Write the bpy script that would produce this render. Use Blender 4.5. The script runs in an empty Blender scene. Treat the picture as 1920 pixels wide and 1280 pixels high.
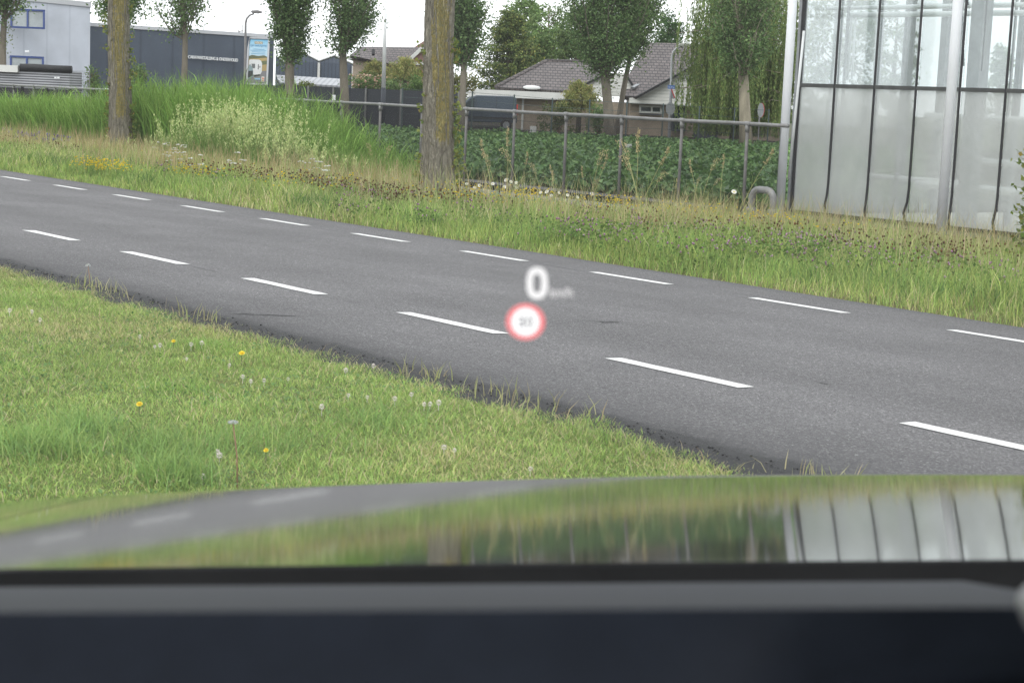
import bpy, math, random
import numpy as np
from mathutils import Vector, Matrix

S = bpy.context.scene
COL = S.collection
rng = np.random.default_rng(7)
R = random.Random(11)

# ------------------------------------------------------------------ view geometry (X along the road, Y across it, Z up; z=0 at the near edge line)
F = 3300.0
CAMP = np.array([0.0, 0.0, 1.355])
def _basis():
    d = np.array([-2540.0, -565.0, F]); d /= np.linalg.norm(d)
    h = np.array([0.0, -458.0, F])
    u = np.cross(d, h); u /= np.linalg.norm(u)
    if u[1] > 0: u = -u
    x = -d; y = np.cross(u, x)
    return np.stack([x, y, u])
MW = _basis()
def ray(px, py): return MW @ (np.array([px - 960.0, py - 640.0, F]) / F)
def atY(px, py, Y):
    r = ray(px, py); return CAMP + r * (Y / r[1])
def atZ(px, py, z):
    r = ray(px, py); return CAMP + r * ((z - CAMP[2]) / r[2])
def atD(px, py, D): return CAMP + ray(px, py) * D
FW = MW @ np.array([0, 0, 1.0]); FWH = FW.copy(); FWH[2] = 0; FWH /= np.linalg.norm(FWH)
RT = np.array([FWH[1], -FWH[0], 0.0])
GZ = -0.55

# ------------------------------------------------------------------ materials
def newmat(name):
    m = bpy.data.materials.new(name); m.use_nodes = True
    nt = m.node_tree
    for n in list(nt.nodes): nt.nodes.remove(n)
    out = nt.nodes.new('ShaderNodeOutputMaterial')
    return m, nt, out
def N(nt, t, **kw):
    n = nt.nodes.new('ShaderNode' + t)
    for k, v in kw.items():
        if k in n.inputs.keys(): n.inputs[k].default_value = v
        else: setattr(n, k, v)
    return n
def L(nt, a, b): nt.links.new(a, b)
def c4(c): return (c[0], c[1], c[2], 1.0)
def ramp(nt, stops, fac):
    n = nt.nodes.new('ShaderNodeValToRGB'); e = n.color_ramp.elements
    while len(e) < len(stops): e.new(0.5)
    for i, (p, c) in enumerate(stops):
        e[i].position = p; e[i].color = c4(c) if hasattr(c, '__len__') else (c, c, c, 1)
    L(nt, fac, n.inputs['Fac']); return n.outputs['Color']
def mixc(nt, fac, a, b, mode='MIX'):
    n = nt.nodes.new('ShaderNodeMix'); n.data_type = 'RGBA'; n.blend_type = mode
    for s, v in ((0, fac), (6, a), (7, b)):
        if hasattr(v, 'links') or isinstance(v, bpy.types.NodeSocket): L(nt, v, n.inputs[s])
        elif s == 0: n.inputs[0].default_value = v
        else: n.inputs[s].default_value = c4(v)
    return n.outputs[2]
def mth(nt, op, a, b=0.0, c=None):
    n = nt.nodes.new('ShaderNodeMath'); n.operation = op
    for i, v in enumerate((a, b) if c is None else (a, b, c)):
        if isinstance(v, bpy.types.NodeSocket): L(nt, v, n.inputs[i])
        else: n.inputs[i].default_value = v
    return n.outputs[0]
def noise(nt, scale, detail=4, rough=.55, vec=None, stretch=None):
    n = N(nt, 'TexNoise', Scale=scale, Detail=detail, Roughness=rough)
    if vec is None:
        vec = N(nt, 'NewGeometry').outputs['Position']
    if stretch is not None:
        mp = N(nt, 'Mapping'); mp.inputs['Scale'].default_value = stretch
        L(nt, vec, mp.inputs['Vector']); vec = mp.outputs['Vector']
    L(nt, vec, n.inputs['Vector']); return n.outputs['Fac']
def pm(name, base, rough=.6, var=.18, scale=3.0, metallic=0.0, bump=0.0, bscale=40, spec=.5, stretch=None):
    m, nt, out = newmat(name)
    p = N(nt, 'BsdfPrincipled', Roughness=rough, Metallic=metallic)
    p.inputs['Specular IOR Level'].default_value = spec
    f = noise(nt, scale, 5, .6, stretch=stretch)
    lo = tuple(max(0, c * (1 - var)) for c in base); hi = tuple(min(1, c * (1 + var)) for c in base)
    L(nt, ramp(nt, [(.3, lo), (.7, hi)], f), p.inputs['Base Color'])
    if bump:
        b = N(nt, 'Bump', Strength=bump, Distance=.01)
        L(nt, noise(nt, bscale, 4), b.inputs['Height']); L(nt, b.outputs[0], p.inputs['Normal'])
    L(nt, p.outputs[0], out.inputs['Surface'])
    return m
def leafmat(name, rough=.5, trans=.35, spec=.35):
    m, nt, out = newmat(name)
    a = N(nt, 'Attribute', attribute_name='col')
    p = N(nt, 'BsdfPrincipled', Roughness=rough); p.inputs['Specular IOR Level'].default_value = spec
    t = N(nt, 'BsdfTranslucent'); mx = N(nt, 'MixShader', Fac=trans)
    f = noise(nt, 1.3, 3)
    c = mixc(nt, .35, a.outputs['Color'], ramp(nt, [(.3, .55), (.7, 1.3)], f), 'MULTIPLY')
    L(nt, c, p.inputs['Base Color']); L(nt, c, t.inputs['Color'])
    L(nt, p.outputs[0], mx.inputs[1]); L(nt, t.outputs[0], mx.inputs[2]); L(nt, mx.outputs[0], out.inputs['Surface'])
    return m
M = {}
M['leaf'] = leafmat('leaf_surface', .5, .46)
M['blade'] = leafmat('grass_blade', .55, .3, .3)
M['crop'] = leafmat('crop_leaf', .42, .15, .5)
M['petal'] = leafmat('petal', .7, .25, .1)
M['white_paint'] = pm('white_paint', (.74, .75, .75), .55, .08, 1.5)
M['white_trim'] = pm('white_trim', (.56, .56, .53), .6, .1, .8)
M['grey_paint'] = pm('pale_grey_cladding', (.55, .58, .64), .5, .05, .25)
M['grey_edge'] = pm('grey_edge_flashing', (.5, .51, .53), .5, .08, .5)
M['blue_frame'] = pm('blue_window_frame', (.03, .06, .2), .4, .1, 2)
M['slate_clad'] = pm('slate_cladding', (.052, .064, .084), .55, .08, .2)
M['slate_dark'] = pm('dark_slate_board', (.035, .042, .055), .6, .15, .6)
M['galv'] = pm('galvanised_steel', (.27, .28, .29), .45, .2, 6, .6)
M['post_steel'] = pm('weathered_steel_pipe', (.15, .142, .138), .6, .22, 9, .25, .3, 30)
M['rail_steel'] = pm('rail_steel_pipe', (.19, .188, .185), .55, .25, 7, .2, .2, 30)
M['concrete'] = pm('weathered_concrete', (.2, .2, .195), .85, .2, 2.5, 0, .4, 40)
M['black_rubber'] = pm('black_rubber', (.012, .012, .014), .6, .2, 10)
M['black_sheet'] = pm('black_plastic_sheet', (.008, .009, .01), .4, .3, 4, 0, .5, 10)
M['brick'] = None
M['tile'] = None
M['green_post'] = pm('green_post_paint', (.05, .075, .075), .5, .15, 5)
M['wood_bark_far'] = pm('far_bark', (.15, .13, .10), .9, .35, 3, 0, .5, 14, stretch=(1, 1, .25))
M['pale_bark'] = pm('pale_bark', (.25, .22, .16), .9, .35, 3, 0, .5, 14, stretch=(1, 1, .25))
M['palm_stem'] = pm('fibrous_palm_stem', (.13, .11, .08), .9, .3, 8)
M['stem'] = pm('dry_stem', (.25, .14, .08), .8, .2, 20)
M['green_stem'] = pm('green_stem', (.12, .16, .05), .7, .2, 20)
M['white_petal'] = pm('white_petal', (.62, .62, .58), .8, .06, 40)
M['clover_white'] = pm('clover_petal', (.66, .60, .56), .8, .2, 200)
M['yellow_petal'] = pm('yellow_petal', (.72, .55, .02), .7, .1, 60)
M['red'] = pm('sign_red', (.5, .03, .03), .5, .1, 3)
M['sign_blue'] = pm('sign_blue', (.04, .16, .5), .5, .1, 3)
M['sign_back'] = pm('sign_back_grey', (.3, .31, .32), .6, .12, 4)
M['dark_glass'] = pm('dark_window_glass', (.03, .04, .045), .12, .3, 1)
M['lit_glass'] = pm('pale_window_glass', (.3, .33, .34), .1, .3, .6)
M['van_paint'] = pm('blue_grey_van_paint', (.055, .075, .10), .25, .05, 1)
M['tyre'] = pm('tyre_rubber', (.015, .015, .016), .8, .2, 20)
M['tarp'] = pm('rolled_black_tarp', (.018, .018, .02), .7, .3, 8, 0, .6, 10)
M['lamp_pole'] = pm('lamp_pole_steel', (.23, .22, .22), .5, .15, 2, .3)

def bandmat(name, a, b, axis_vec, period, duty=.5, rough=.5, bumpd=.02, wob=0):
    """two-tone ribs across axis_vec (world)"""
    m, nt, out = newmat(name)
    g = N(nt, 'NewGeometry').outputs['Position']
    d = N(nt, 'VectorMath', operation='DOT_PRODUCT'); L(nt, g, d.inputs[0]); d.inputs[1].default_value = axis_vec
    fr = mth(nt, 'FRACT', mth(nt, 'DIVIDE', d.outputs['Value'], period))
    tri = mth(nt, 'ABSOLUTE', mth(nt, 'SUBTRACT', fr, .5))
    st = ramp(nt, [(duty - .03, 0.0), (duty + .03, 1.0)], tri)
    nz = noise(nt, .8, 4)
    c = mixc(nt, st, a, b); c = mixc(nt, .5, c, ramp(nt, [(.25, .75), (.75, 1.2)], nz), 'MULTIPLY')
    p = N(nt, 'BsdfPrincipled', Roughness=rough); L(nt, c, p.inputs['Base Color'])
    bp = N(nt, 'Bump', Strength=.6, Distance=bumpd); L(nt, tri, bp.inputs['Height']); L(nt, bp.outputs[0], p.inputs['Normal'])
    L(nt, p.outputs[0], out.inputs['Surface']); return m
RTt = tuple(RT)
M['panel_seams'] = bandmat('pale_cladding_with_seams', (.53, .56, .62), (.44, .47, .53), RTt, 1.05, .475, .5, .006)
M['slate_ribs'] = bandmat('slate_cladding_with_seams', (.070, .088, .118), (.052, .066, .09), RTt, 1.6, .465, .55, .01)
M['slate_fine'] = bandmat('slate_cladding_fine_ribs', (.062, .08, .11), (.042, .054, .076), RTt, .32, .38, .55, .02)
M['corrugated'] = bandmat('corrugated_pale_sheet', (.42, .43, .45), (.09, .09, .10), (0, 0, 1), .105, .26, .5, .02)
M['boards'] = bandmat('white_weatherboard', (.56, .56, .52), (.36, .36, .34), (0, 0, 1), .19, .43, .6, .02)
M['grey_roof_sheet'] = bandmat('grey_ribbed_roof', (.33, .34, .36), (.22, .23, .25), RTt, .35, .3, .5, .03)
M['fence_boards'] = bandmat('dark_fence_panel', (.035, .041, .05), (.022, .026, .034), RTt, .9, .47, .7, .01)
M['dark_corr'] = bandmat('dark_corrugated_sheet', (.085, .085, .09), (.035, .035, .038), (0, 0, 1), .085, .27, .6, .02)

def tilemat(name, c1, c2, mortar, w, h, ms, rough=.75, vertical=True):
    m, nt, out = newmat(name)
    g = N(nt, 'NewGeometry').outputs['Position']
    d = N(nt, 'VectorMath', operation='DOT_PRODUCT'); L(nt, g, d.inputs[0]); d.inputs[1].default_value = RTt
    sp = N(nt, 'SeparateXYZ'); L(nt, g, sp.inputs[0])
    cb = N(nt, 'CombineXYZ'); L(nt, d.outputs['Value'], cb.inputs[0]); L(nt, sp.outputs['Z'], cb.inputs[1])
    b = N(nt, 'TexBrick', Color1=c4(c1), Color2=c4(c2), Mortar=c4(mortar)); b.inputs['Scale'].default_value = 1.0
    b.inputs['Brick Width'].default_value = w; b.inputs['Row Height'].default_value = h; b.inputs['Mortar Size'].default_value = ms
    L(nt, cb.outputs[0], b.inputs['Vector'])
    c = mixc(nt, .6, b.outputs['Color'], ramp(nt, [(.25, .7), (.75, 1.3)], noise(nt, 1.2, 5)), 'MULTIPLY')
    p = N(nt, 'BsdfPrincipled', Roughness=rough); L(nt, c, p.inputs['Base Color'])
    bp = N(nt, 'Bump', Strength=.7, Distance=.02); bp.invert = True
    L(nt, b.outputs['Fac'], bp.inputs['Height']); L(nt, bp.outputs[0], p.inputs['Normal'])
    L(nt, p.outputs[0], out.inputs['Surface']); return m
M['tile'] = tilemat('grey_brown_roof_tiles', (.128, .108, .104), (.102, .087, .085), (.03, .028, .03), .30, .17, .022)
M['brick'] = tilemat('yellow_brown_brick', (.40, .32, .235), (.34, .275, .20), (.3, .26, .22), .24, .08, .01)
M['pink_brick'] = tilemat('pinkish_brick', (.30, .16, .13), (.25, .14, .11), (.22, .17, .15), .24, .08, .01)

def bark():
    m, nt, out = newmat('furrowed_bark_with_lichen')
    co = N(nt, 'TexCoord').outputs['Object']
    wv = N(nt, 'Mapping'); wv.inputs['Scale'].default_value = (1, 1, .2); L(nt, co, wv.inputs['Vector'])
    def ridge(sc, st, w):
        mp = N(nt, 'Mapping'); mp.inputs['Scale'].default_value = (1, 1, st); L(nt, co, mp.inputs['Vector'])
        q = N(nt, 'TexNoise', Scale=sc, Detail=4.0, Roughness=.6); q.inputs['Distortion'].default_value = .5; L(nt, mp.outputs[0], q.inputs['Vector'])
        return ramp(nt, [(0, 0.0), (w, 1.0)], mth(nt, 'ABSOLUTE', mth(nt, 'SUBTRACT', q.outputs['Fac'], .5)))
    fur = mth(nt, 'MULTIPLY', ridge(13, .13, .09), mth(nt, 'ADD', .45, mth(nt, 'MULTIPLY', ridge(27, .2, .1), .55)))
    fine = noise(nt, 42, 6, .7, wv.outputs[0]); blot = noise(nt, 5, 4, .6, co)
    base = ramp(nt, [(.0, (.03, .024, .017)), (.19, (.12, .103, .075)), (.55, (.38, .345, .275))], mth(nt, 'MULTIPLY', mth(nt, 'ADD', mth(nt, 'MULTIPLY', fur, .6), .4), mth(nt, 'ADD', fine, .25)))
    base = mixc(nt, .5, base, ramp(nt, [(.3, .72), (.7, 1.2)], blot), 'MULTIPLY')
    # yellow lichen crust, mostly on the side that faces down the road
    geo = N(nt, 'NewGeometry')
    dd = N(nt, 'VectorMath', operation='DOT_PRODUCT'); L(nt, geo.outputs['Normal'], dd.inputs[0]); dd.inputs[1].default_value = (.92, -.38, .05)
    side = ramp(nt, [(.55, 0.0), (.95, 1.0)], dd.outputs['Value'])
    ln = noise(nt, 11, 6, .7, co); lb = noise(nt, 2.2, 3, .5, co)
    sp = N(nt, 'SeparateXYZ'); L(nt, co, sp.inputs[0])
    hgt = ramp(nt, [(.14, 0.0), (.30, 1.0)], mth(nt, 'DIVIDE', sp.outputs['Z'], 4.0))
    lm = mth(nt, 'MULTIPLY', mth(nt, 'MULTIPLY', side, hgt), mth(nt, 'ADD', ln, mth(nt, 'MULTIPLY', lb, .55)))
    lm = ramp(nt, [(.57, 0.0), (.68, .8)], lm)
    lm2 = ramp(nt, [(.60, 0.0), (.68, .6)], ln)
    c = mixc(nt, lm2, base, (.19, .17, .09))
    lc = ramp(nt, [(.35, (.26, .24, .09)), (.65, (.40, .31, .08))], noise(nt, 25, 3, .5, co))
    c = mixc(nt, lm, c, lc)
    p = N(nt, 'BsdfPrincipled', Roughness=.92); p.inputs['Specular IOR Level'].default_value = .2
    L(nt, c, p.inputs['Base Color'])
    hh = mth(nt, 'ADD', fur, mth(nt, 'MULTIPLY', fine, .7))
    b = N(nt, 'Bump', Strength=1.0, Distance=.06); L(nt, hh, b.inputs['Height']); L(nt, b.outputs[0], p.inputs['Normal'])
    L(nt, p.outputs[0], out.inputs['Surface']); return m
M['bark'] = bark()

def asphalt():
    m, nt, out = newmat('asphalt')
    g = N(nt, 'NewGeometry').outputs['Position']
    sp = N(nt, 'SeparateXYZ'); L(nt, g, sp.inputs[0])
    n1 = N(nt, 'TexVoronoi', Scale=118.0); L(nt, g, n1.inputs['Vector'])
    n2 = noise(nt, 210, 3, .7); n3 = noise(nt, .8, 5, .6); n4 = noise(nt, 35, 4, .7)
    sep = N(nt, 'SeparateColor'); L(nt, n1.outputs['Color'], sep.inputs[0])
    st = ramp(nt, [(.0, (.066, .063, .066)), (.45, (.108, .104, .107)), (.82, (.140, .136, .138)), (.95, (.17, .166, .165)), (1, (.29, .285, .28))], sep.outputs[0])
    c = mixc(nt, .55, st, ramp(nt, [(.3, .62), (.72, 1.35)], n2), 'MULTIPLY')
    c = mixc(nt, .8, c, ramp(nt, [(.28, .80), (.72, 1.18)], n3), 'MULTIPLY')
    c = mixc(nt, .4, c, ramp(nt, [(.3, .75), (.7, 1.25)], n4), 'MULTIPLY')
    # long streaks along the wheel tracks
    n5 = noise(nt, 1.0, 4, .6, stretch=(.12, 2.6, 1)); c = mixc(nt, .7, c, ramp(nt, [(.3, .84), (.7, 1.14)], n5), 'MULTIPLY')
    yy = mth(nt, 'SUBTRACT', sp.outputs['Y'], 6.95); tr = mth(nt, 'COSINE', mth(nt, 'MULTIPLY', yy, 2 * math.pi / 1.75))
    trn = mth(nt, 'ADD', mth(nt, 'MULTIPLY', tr, .22), n5); c = mixc(nt, .8, c, ramp(nt, [(.25, 1.07), (.75, .90)], trn), 'MULTIPLY')
    # crumbled tarry near edge
    e = mth(nt, 'ADD', sp.outputs['Y'], mth(nt, 'MULTIPLY', mth(nt, 'SUBTRACT', noise(nt, 5, 5, .7), .5), .26))
    ed = ramp(nt, [(0, 1.0), (.22, .95), (.30, .55), (.55, .2), (1, 0.0)], mth(nt, 'DIVIDE', mth(nt, 'SUBTRACT', e, 4.48), 1.1))
    c = mixc(nt, ed, c, mixc(nt, .6, (.014, .014, .015), ramp(nt, [(.35, .3), (.7, 2.2)], n4), 'MULTIPLY'))
    e2 = ramp(nt, [(0, 0.0), (1, .45)], mth(nt, 'DIVIDE', mth(nt, 'SUBTRACT', sp.outputs['Y'], 10.75), .3))
    c = mixc(nt, e2, c, (.04, .04, .042))
    p = N(nt, 'BsdfPrincipled', Roughness=.82); p.inputs['Specular IOR Level'].default_value = .35
    L(nt, c, p.inputs['Base Color'])
    b = N(nt, 'Bump', Strength=.6, Distance=.006); L(nt, mth(nt, 'ADD', n1.outputs['Distance'], n2), b.inputs['Height']); L(nt, b.outputs[0], p.inputs['Normal'])
    L(nt, p.outputs[0], out.inputs['Surface']); return m
M['asphalt'] = asphalt()

def marking():
    m, nt, out = newmat('road_marking_paint')
    a = noise(nt, 60, 5, .7); b = noise(nt, 6, 3)
    c = mixc(nt, ramp(nt, [(.62, 0.0), (.74, .55)], a), (.66, .66, .64), (.22, .22, .22))
    c = mixc(nt, .5, c, ramp(nt, [(.3, .85), (.7, 1.1)], b), 'MULTIPLY')
    p = N(nt, 'BsdfPrincipled', Roughness=.7); L(nt, c, p.inputs['Base Color'])
    L(nt, p.outputs[0], out.inputs['Surface']); return m
M['marking'] = marking()

def groundmat():
    m, nt, out = newmat('earth')
    g = N(nt, 'NewGeometry').outputs['Position']
    sp = N(nt, 'SeparateXYZ'); L(nt, g, sp.inputs[0])
    n1 = noise(nt, 1.2, 6, .65); n2 = noise(nt, 22, 4, .7)
    lawn = ramp(nt, [(.3, (.075, .10, .025)), (.6, (.10, .13, .03)), (.8, (.14, .12, .05))], n1)
    verge = ramp(nt, [(.3, (.085, .09, .03)), (.6, (.13, .12, .05)), (.8, (.17, .14, .07))], n1)
    soil = ramp(nt, [(.3, (.02, .02, .015)), (.7, (.045, .04, .03))], n1)
    far = ramp(nt, [(.3, (.06, .075, .035)), (.7, (.1, .1, .07))], n1)
    y = sp.outputs['Y']
    def st(a): return mth(nt, 'GREATER_THAN', y, a)
    c = mixc(nt, st(8), lawn, verge); c = mixc(nt, st(19), c, soil); c = mixc(nt, st(82), c, far)
    c = mixc(nt, .6, c, ramp(nt, [(.3, .6), (.7, 1.3)], n2), 'MULTIPLY')
    p = N(nt, 'BsdfPrincipled', Roughness=.95); p.inputs['Specular IOR Level'].default_value = .15
    L(nt, c, p.inputs['Base Color']); L(nt, p.outputs[0], out.inputs['Surface']); return m
M['ground'] = groundmat()

def glassmix(name, trans, tint, diff, rough=.03, gl=.12, streak=0.0, gradient=False):
    """pane: see-through share, limewash (diffuse + translucent) share, reflection"""
    m, nt, out = newmat(name)
    t = N(nt, 'BsdfTransparent'); t.inputs['Color'].default_value = c4(tint)
    d = N(nt, 'BsdfDiffuse'); tl = N(nt, 'BsdfTranslucent')
    nz = noise(nt, .8, 5, .6, stretch=(1.0, 1.0, .8))
    wc = ramp(nt, [(.3, tuple(c * .86 for c in diff)), (.7, diff)], nz)
    L(nt, wc, d.inputs['Color']); L(nt, wc, tl.inputs['Color'])
    ml = N(nt, 'MixShader', Fac=.45); L(nt, d.outputs[0], ml.inputs[1]); L(nt, tl.outputs[0], ml.inputs[2])
    mx = N(nt, 'MixShader')
    f = noise(nt, .7, 6, .6, stretch=(1.2, 1.2, .8))
    L(nt, ramp(nt, [(.25, min(1, 1 - trans + streak)), (.75, max(0, 1 - trans - streak))], f), mx.inputs['Fac'])
    L(nt, t.outputs[0], mx.inputs[1]); L(nt, ml.outputs[0], mx.inputs[2])
    g = N(nt, 'BsdfGlossy', Roughness=rough); fr = N(nt, 'LayerWeight', Blend=.35)
    ff = mth(nt, 'ADD', mth(nt, 'MULTIPLY', fr.outputs['Fresnel'], .35), gl)
    m2 = N(nt, 'MixShader'); L(nt, ff, m2.inputs['Fac']); L(nt, mx.outputs[0], m2.inputs[1]); L(nt, g.outputs[0], m2.inputs[2])
    L(nt, m2.outputs[0], out.inputs['Surface']); return m
M['pane_upper'] = glassmix('clear_greenhouse_pane', .86, (.95, .985, .98), (.8, .84, .85), .05, .05, .12)
M['pane_lower'] = glassmix('limewashed_pane', .58, (.95, .97, .96), (.80, .81, .80), .12, .03, .10)
M['pane_rear'] = glassmix('plain_greenhouse_pane', .97, (.97, .98, .98), (.6, .6, .6), .05, .02, .02)
M['windscreen'] = None
def netmat():
    m, nt, out = newmat('black_windbreak_net')
    t = N(nt, 'BsdfTransparent'); d = N(nt, 'BsdfDiffuse')
    d.inputs['Color'].default_value = (.018, .018, .02, 1)
    mx = N(nt, 'MixShader')
    L(nt, ramp(nt, [(.3, .45), (.7, .57)], noise(nt, 1.4, 3)), mx.inputs['Fac'])
    L(nt, t.outputs[0], mx.inputs[1]); L(nt, d.outputs[0], mx.inputs[2]); L(nt, mx.outputs[0], out.inputs['Surface']); return m
M['net'] = netmat()
def wsmat():
    m, nt, out = newmat('windscreen_glass')
    t = N(nt, 'BsdfTransparent'); t.inputs['Color'].default_value = (.97, .98, .98, 1)
    g = N(nt, 'BsdfGlossy', Roughness=.01); g.inputs['Color'].default_value = (.5, .5, .5, 1)
    lw = N(nt, 'LayerWeight', Blend=.12); mx = N(nt, 'MixShader')
    L(nt, mth(nt, 'MULTIPLY', lw.outputs['Fresnel'], .5), mx.inputs['Fac'])
    haze_film = N(nt, 'BsdfTranslucent'); haze_film.inputs['Color'].default_value = (.8, .8, .8, 1); fm = N(nt, 'MixShader')  # thin dusty film, added to veil the view with haze and lift the blacks
    L(nt, ramp(nt, [(.3, .009), (.7, .015)], noise(nt, 6, 5)), fm.inputs['Fac']); L(nt, t.outputs[0], fm.inputs[1]); L(nt, haze_film.outputs[0], fm.inputs[2])
    L(nt, fm.outputs[0], mx.inputs[1]); L(nt, g.outputs[0], mx.inputs[2]); L(nt, mx.outputs[0], out.inputs['Surface']); return m
M['windscreen'] = wsmat()
def hudmat(name, col, k):
    m, nt, out = newmat(name)
    e = N(nt, 'Emission', Strength=k); e.inputs['Color'].default_value = c4(col)
    t = N(nt, 'BsdfTransparent'); a = N(nt, 'AddShader')
    L(nt, e.outputs[0], a.inputs[0]); L(nt, t.outputs[0], a.inputs[1]); L(nt, a.outputs[0], out.inputs['Surface']); return m
def carpaint():
    m, nt, out = newmat('dark_metallic_car_paint')
    p = N(nt, 'BsdfPrincipled', Roughness=.055, Metallic=1.0)
    n = noise(nt, 900, 2); L(nt, ramp(nt, [(.3, (.66, .67, .69)), (.7, (.72, .73, .75))], n), p.inputs['Base Color'])
    pass
    L(nt, p.outputs[0], out.inputs['Surface']); return m
M['car_paint'] = carpaint()
M['car_black'] = pm('black_car_plastic', (.006, .006, .007), .7, .2, 30, spec=.15)
M['dash_top'] = pm('dash_top_vinyl', (.020, .023, .033), .65, .08, 60, 0, .1, 300, spec=.22)
M['dash_face'] = pm('navy_dash_vinyl', (.036, .046, .070), .7, .1, 40, 0, .1, 300)
M['dash_silver'] = pm('silver_dash_trim', (.30, .30, .31), .4, .1, 20, .3)
M['headlining'] = pm('headlining_fabric', (.10, .10, .10), .9, .1, 50)
M['headlight'] = pm('headlight_lens', (.5, .52, .55), .1, .1, 20, .2)

# ------------------------------------------------------------------ mesh building
ORG = {}
def put(o, parent, loc):
    COL.objects.link(o)
    base = np.zeros(3)
    if parent is not None:
        o.parent = parent; base = ORG.get(parent.name, np.zeros(3))
    ORG[o.name] = np.array(loc, float) if loc is not None else base.copy()
    o.location = tuple(ORG[o.name] - base)
    return o
def tag(o, label=None, cat=None, group=None, kind=None):
    if label: o['label'] = label
    if cat: o['category'] = cat
    if group: o['group'] = group
    if kind: o['kind'] = kind
    return o
def empty(name, loc, label, cat, group=None):
    o = bpy.data.objects.new(name, None); o.empty_display_size = .1
    put(o, None, loc); return tag(o, label, cat, group)

class MB:
    def __init__(s): s.v = []; s.f = []
    def add(s, vs, fs):
        b = len(s.v); s.v.extend([tuple(map(float, p)) for p in vs]); s.f.extend([tuple(i + b for i in f) for f in fs]); return s
    def hexa(s, a, b):  # two quads: a (4 pts) and b (4 pts)
        return s.add(list(a) + list(b), [(3, 2, 1, 0), (4, 5, 6, 7), (0, 1, 5, 4), (1, 2, 6, 5), (2, 3, 7, 6), (3, 0, 4, 7)])
    def box(s, lo, hi):
        (a, b, c), (d, e, f) = lo, hi
        return s.hexa([(a, b, c), (d, b, c), (d, e, c), (a, e, c)], [(a, b, f), (d, b, f), (d, e, f), (a, e, f)])
    def prism(s, pts, off):
        n = len(pts); off = np.array(off); P = [np.array(p, float) for p in pts]
        return s.add(P + [p + off for p in P], [tuple(range(n)), tuple(range(2 * n - 1, n - 1, -1))] + [(i, i + n, (i + 1) % n + n, (i + 1) % n) for i in range(n)])
    def tube(s, pts, rad, n=8, cap=True):
        P = [np.array(p, float) for p in pts]
        if not hasattr(rad, '__len__'): rad = [rad] * len(P)
        vs = []; fs = []
        ref = None
        for i, p in enumerate(P):
            t = P[min(i + 1, len(P) - 1)] - P[max(i - 1, 0)]; t /= (np.linalg.norm(t) + 1e-12)
            if ref is None:
                ref = np.array([1.0, 0, 0]) if abs(t[0]) < .8 else np.array([0, 1.0, 0])
            a = ref - t * ref.dot(t); a /= np.linalg.norm(a); ref = a; b = np.cross(t, a)
            for k in range(n):
                q = 2 * math.pi * k / n; vs.append(p + rad[i] * (a * math.cos(q) + b * math.sin(q)))
        for i in range(len(P) - 1):
            for k in range(n):
                k2 = (k + 1) % n; fs.append((i * n + k, i * n + k2, (i + 1) * n + k2, (i + 1) * n + k))
        if cap: fs.append(tuple(range(n - 1, -1, -1))); fs.append(tuple((len(P) - 1) * n + k for k in range(n)))
        return s.add(vs, fs)
    def bar(s, p, q, w, h=None):
        """rectangular bar from p to q, w across (horizontal), h the other way"""
        p = np.array(p, float); q = np.array(q, float); h = h or w
        t = (q - p) / np.linalg.norm(q - p)
        up = np.array([0, 0, 1.0]) if abs(t[2]) < .9 else np.array([FWH[0], FWH[1], 0])
        a = np.cross(t, up); a /= np.linalg.norm(a); b = np.cross(a, t)
        c = [(-1, -1), (1, -1), (1, 1), (-1, 1)]
        return s.hexa([p + a * w / 2 * i + b * h / 2 * j for i, j in c], [q + a * w / 2 * i + b * h / 2 * j for i, j in c])
    def sphere(s, c, r, n=10, m=6, sq=(1, 1, 1)):
        pts = []; fs = []
        c = np.array(c, float)
        for i in range(m + 1):
            th = math.pi * i / m
            for k in range(n):
                ph = 2 * math.pi * k / n
                pts.append(c + r * np.array([sq[0] * math.sin(th) * math.cos(ph), sq[1] * math.sin(th) * math.sin(ph), sq[2] * math.cos(th)]))
        for i in range(m):
            for k in range(n): fs.append((i * n + k, (i + 1) * n + k, (i + 1) * n + (k + 1) % n, i * n + (k + 1) % n))
        return s.add(pts, fs)
    def build(s, name, mat, parent=None, loc=None, smooth=False, bevel=0):
        org = np.array(loc, float) if loc is not None else (ORG.get(parent.name, np.zeros(3)) if parent is not None else np.zeros(3))
        me = bpy.data.meshes.new(name)
        me.from_pydata([tuple(np.array(v) - org) for v in s.v], [], s.f); me.update()
        if mat: me.materials.append(mat)
        if smooth:
            for p in me.polygons: p.use_smooth = True
        o = bpy.data.objects.new(name, me); put(o, parent, loc)
        if bevel:
            b = o.modifiers.new('bevel', 'BEVEL'); b.width = bevel; b.segments = 2; b.limit_method = 'ANGLE'
        return o

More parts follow.
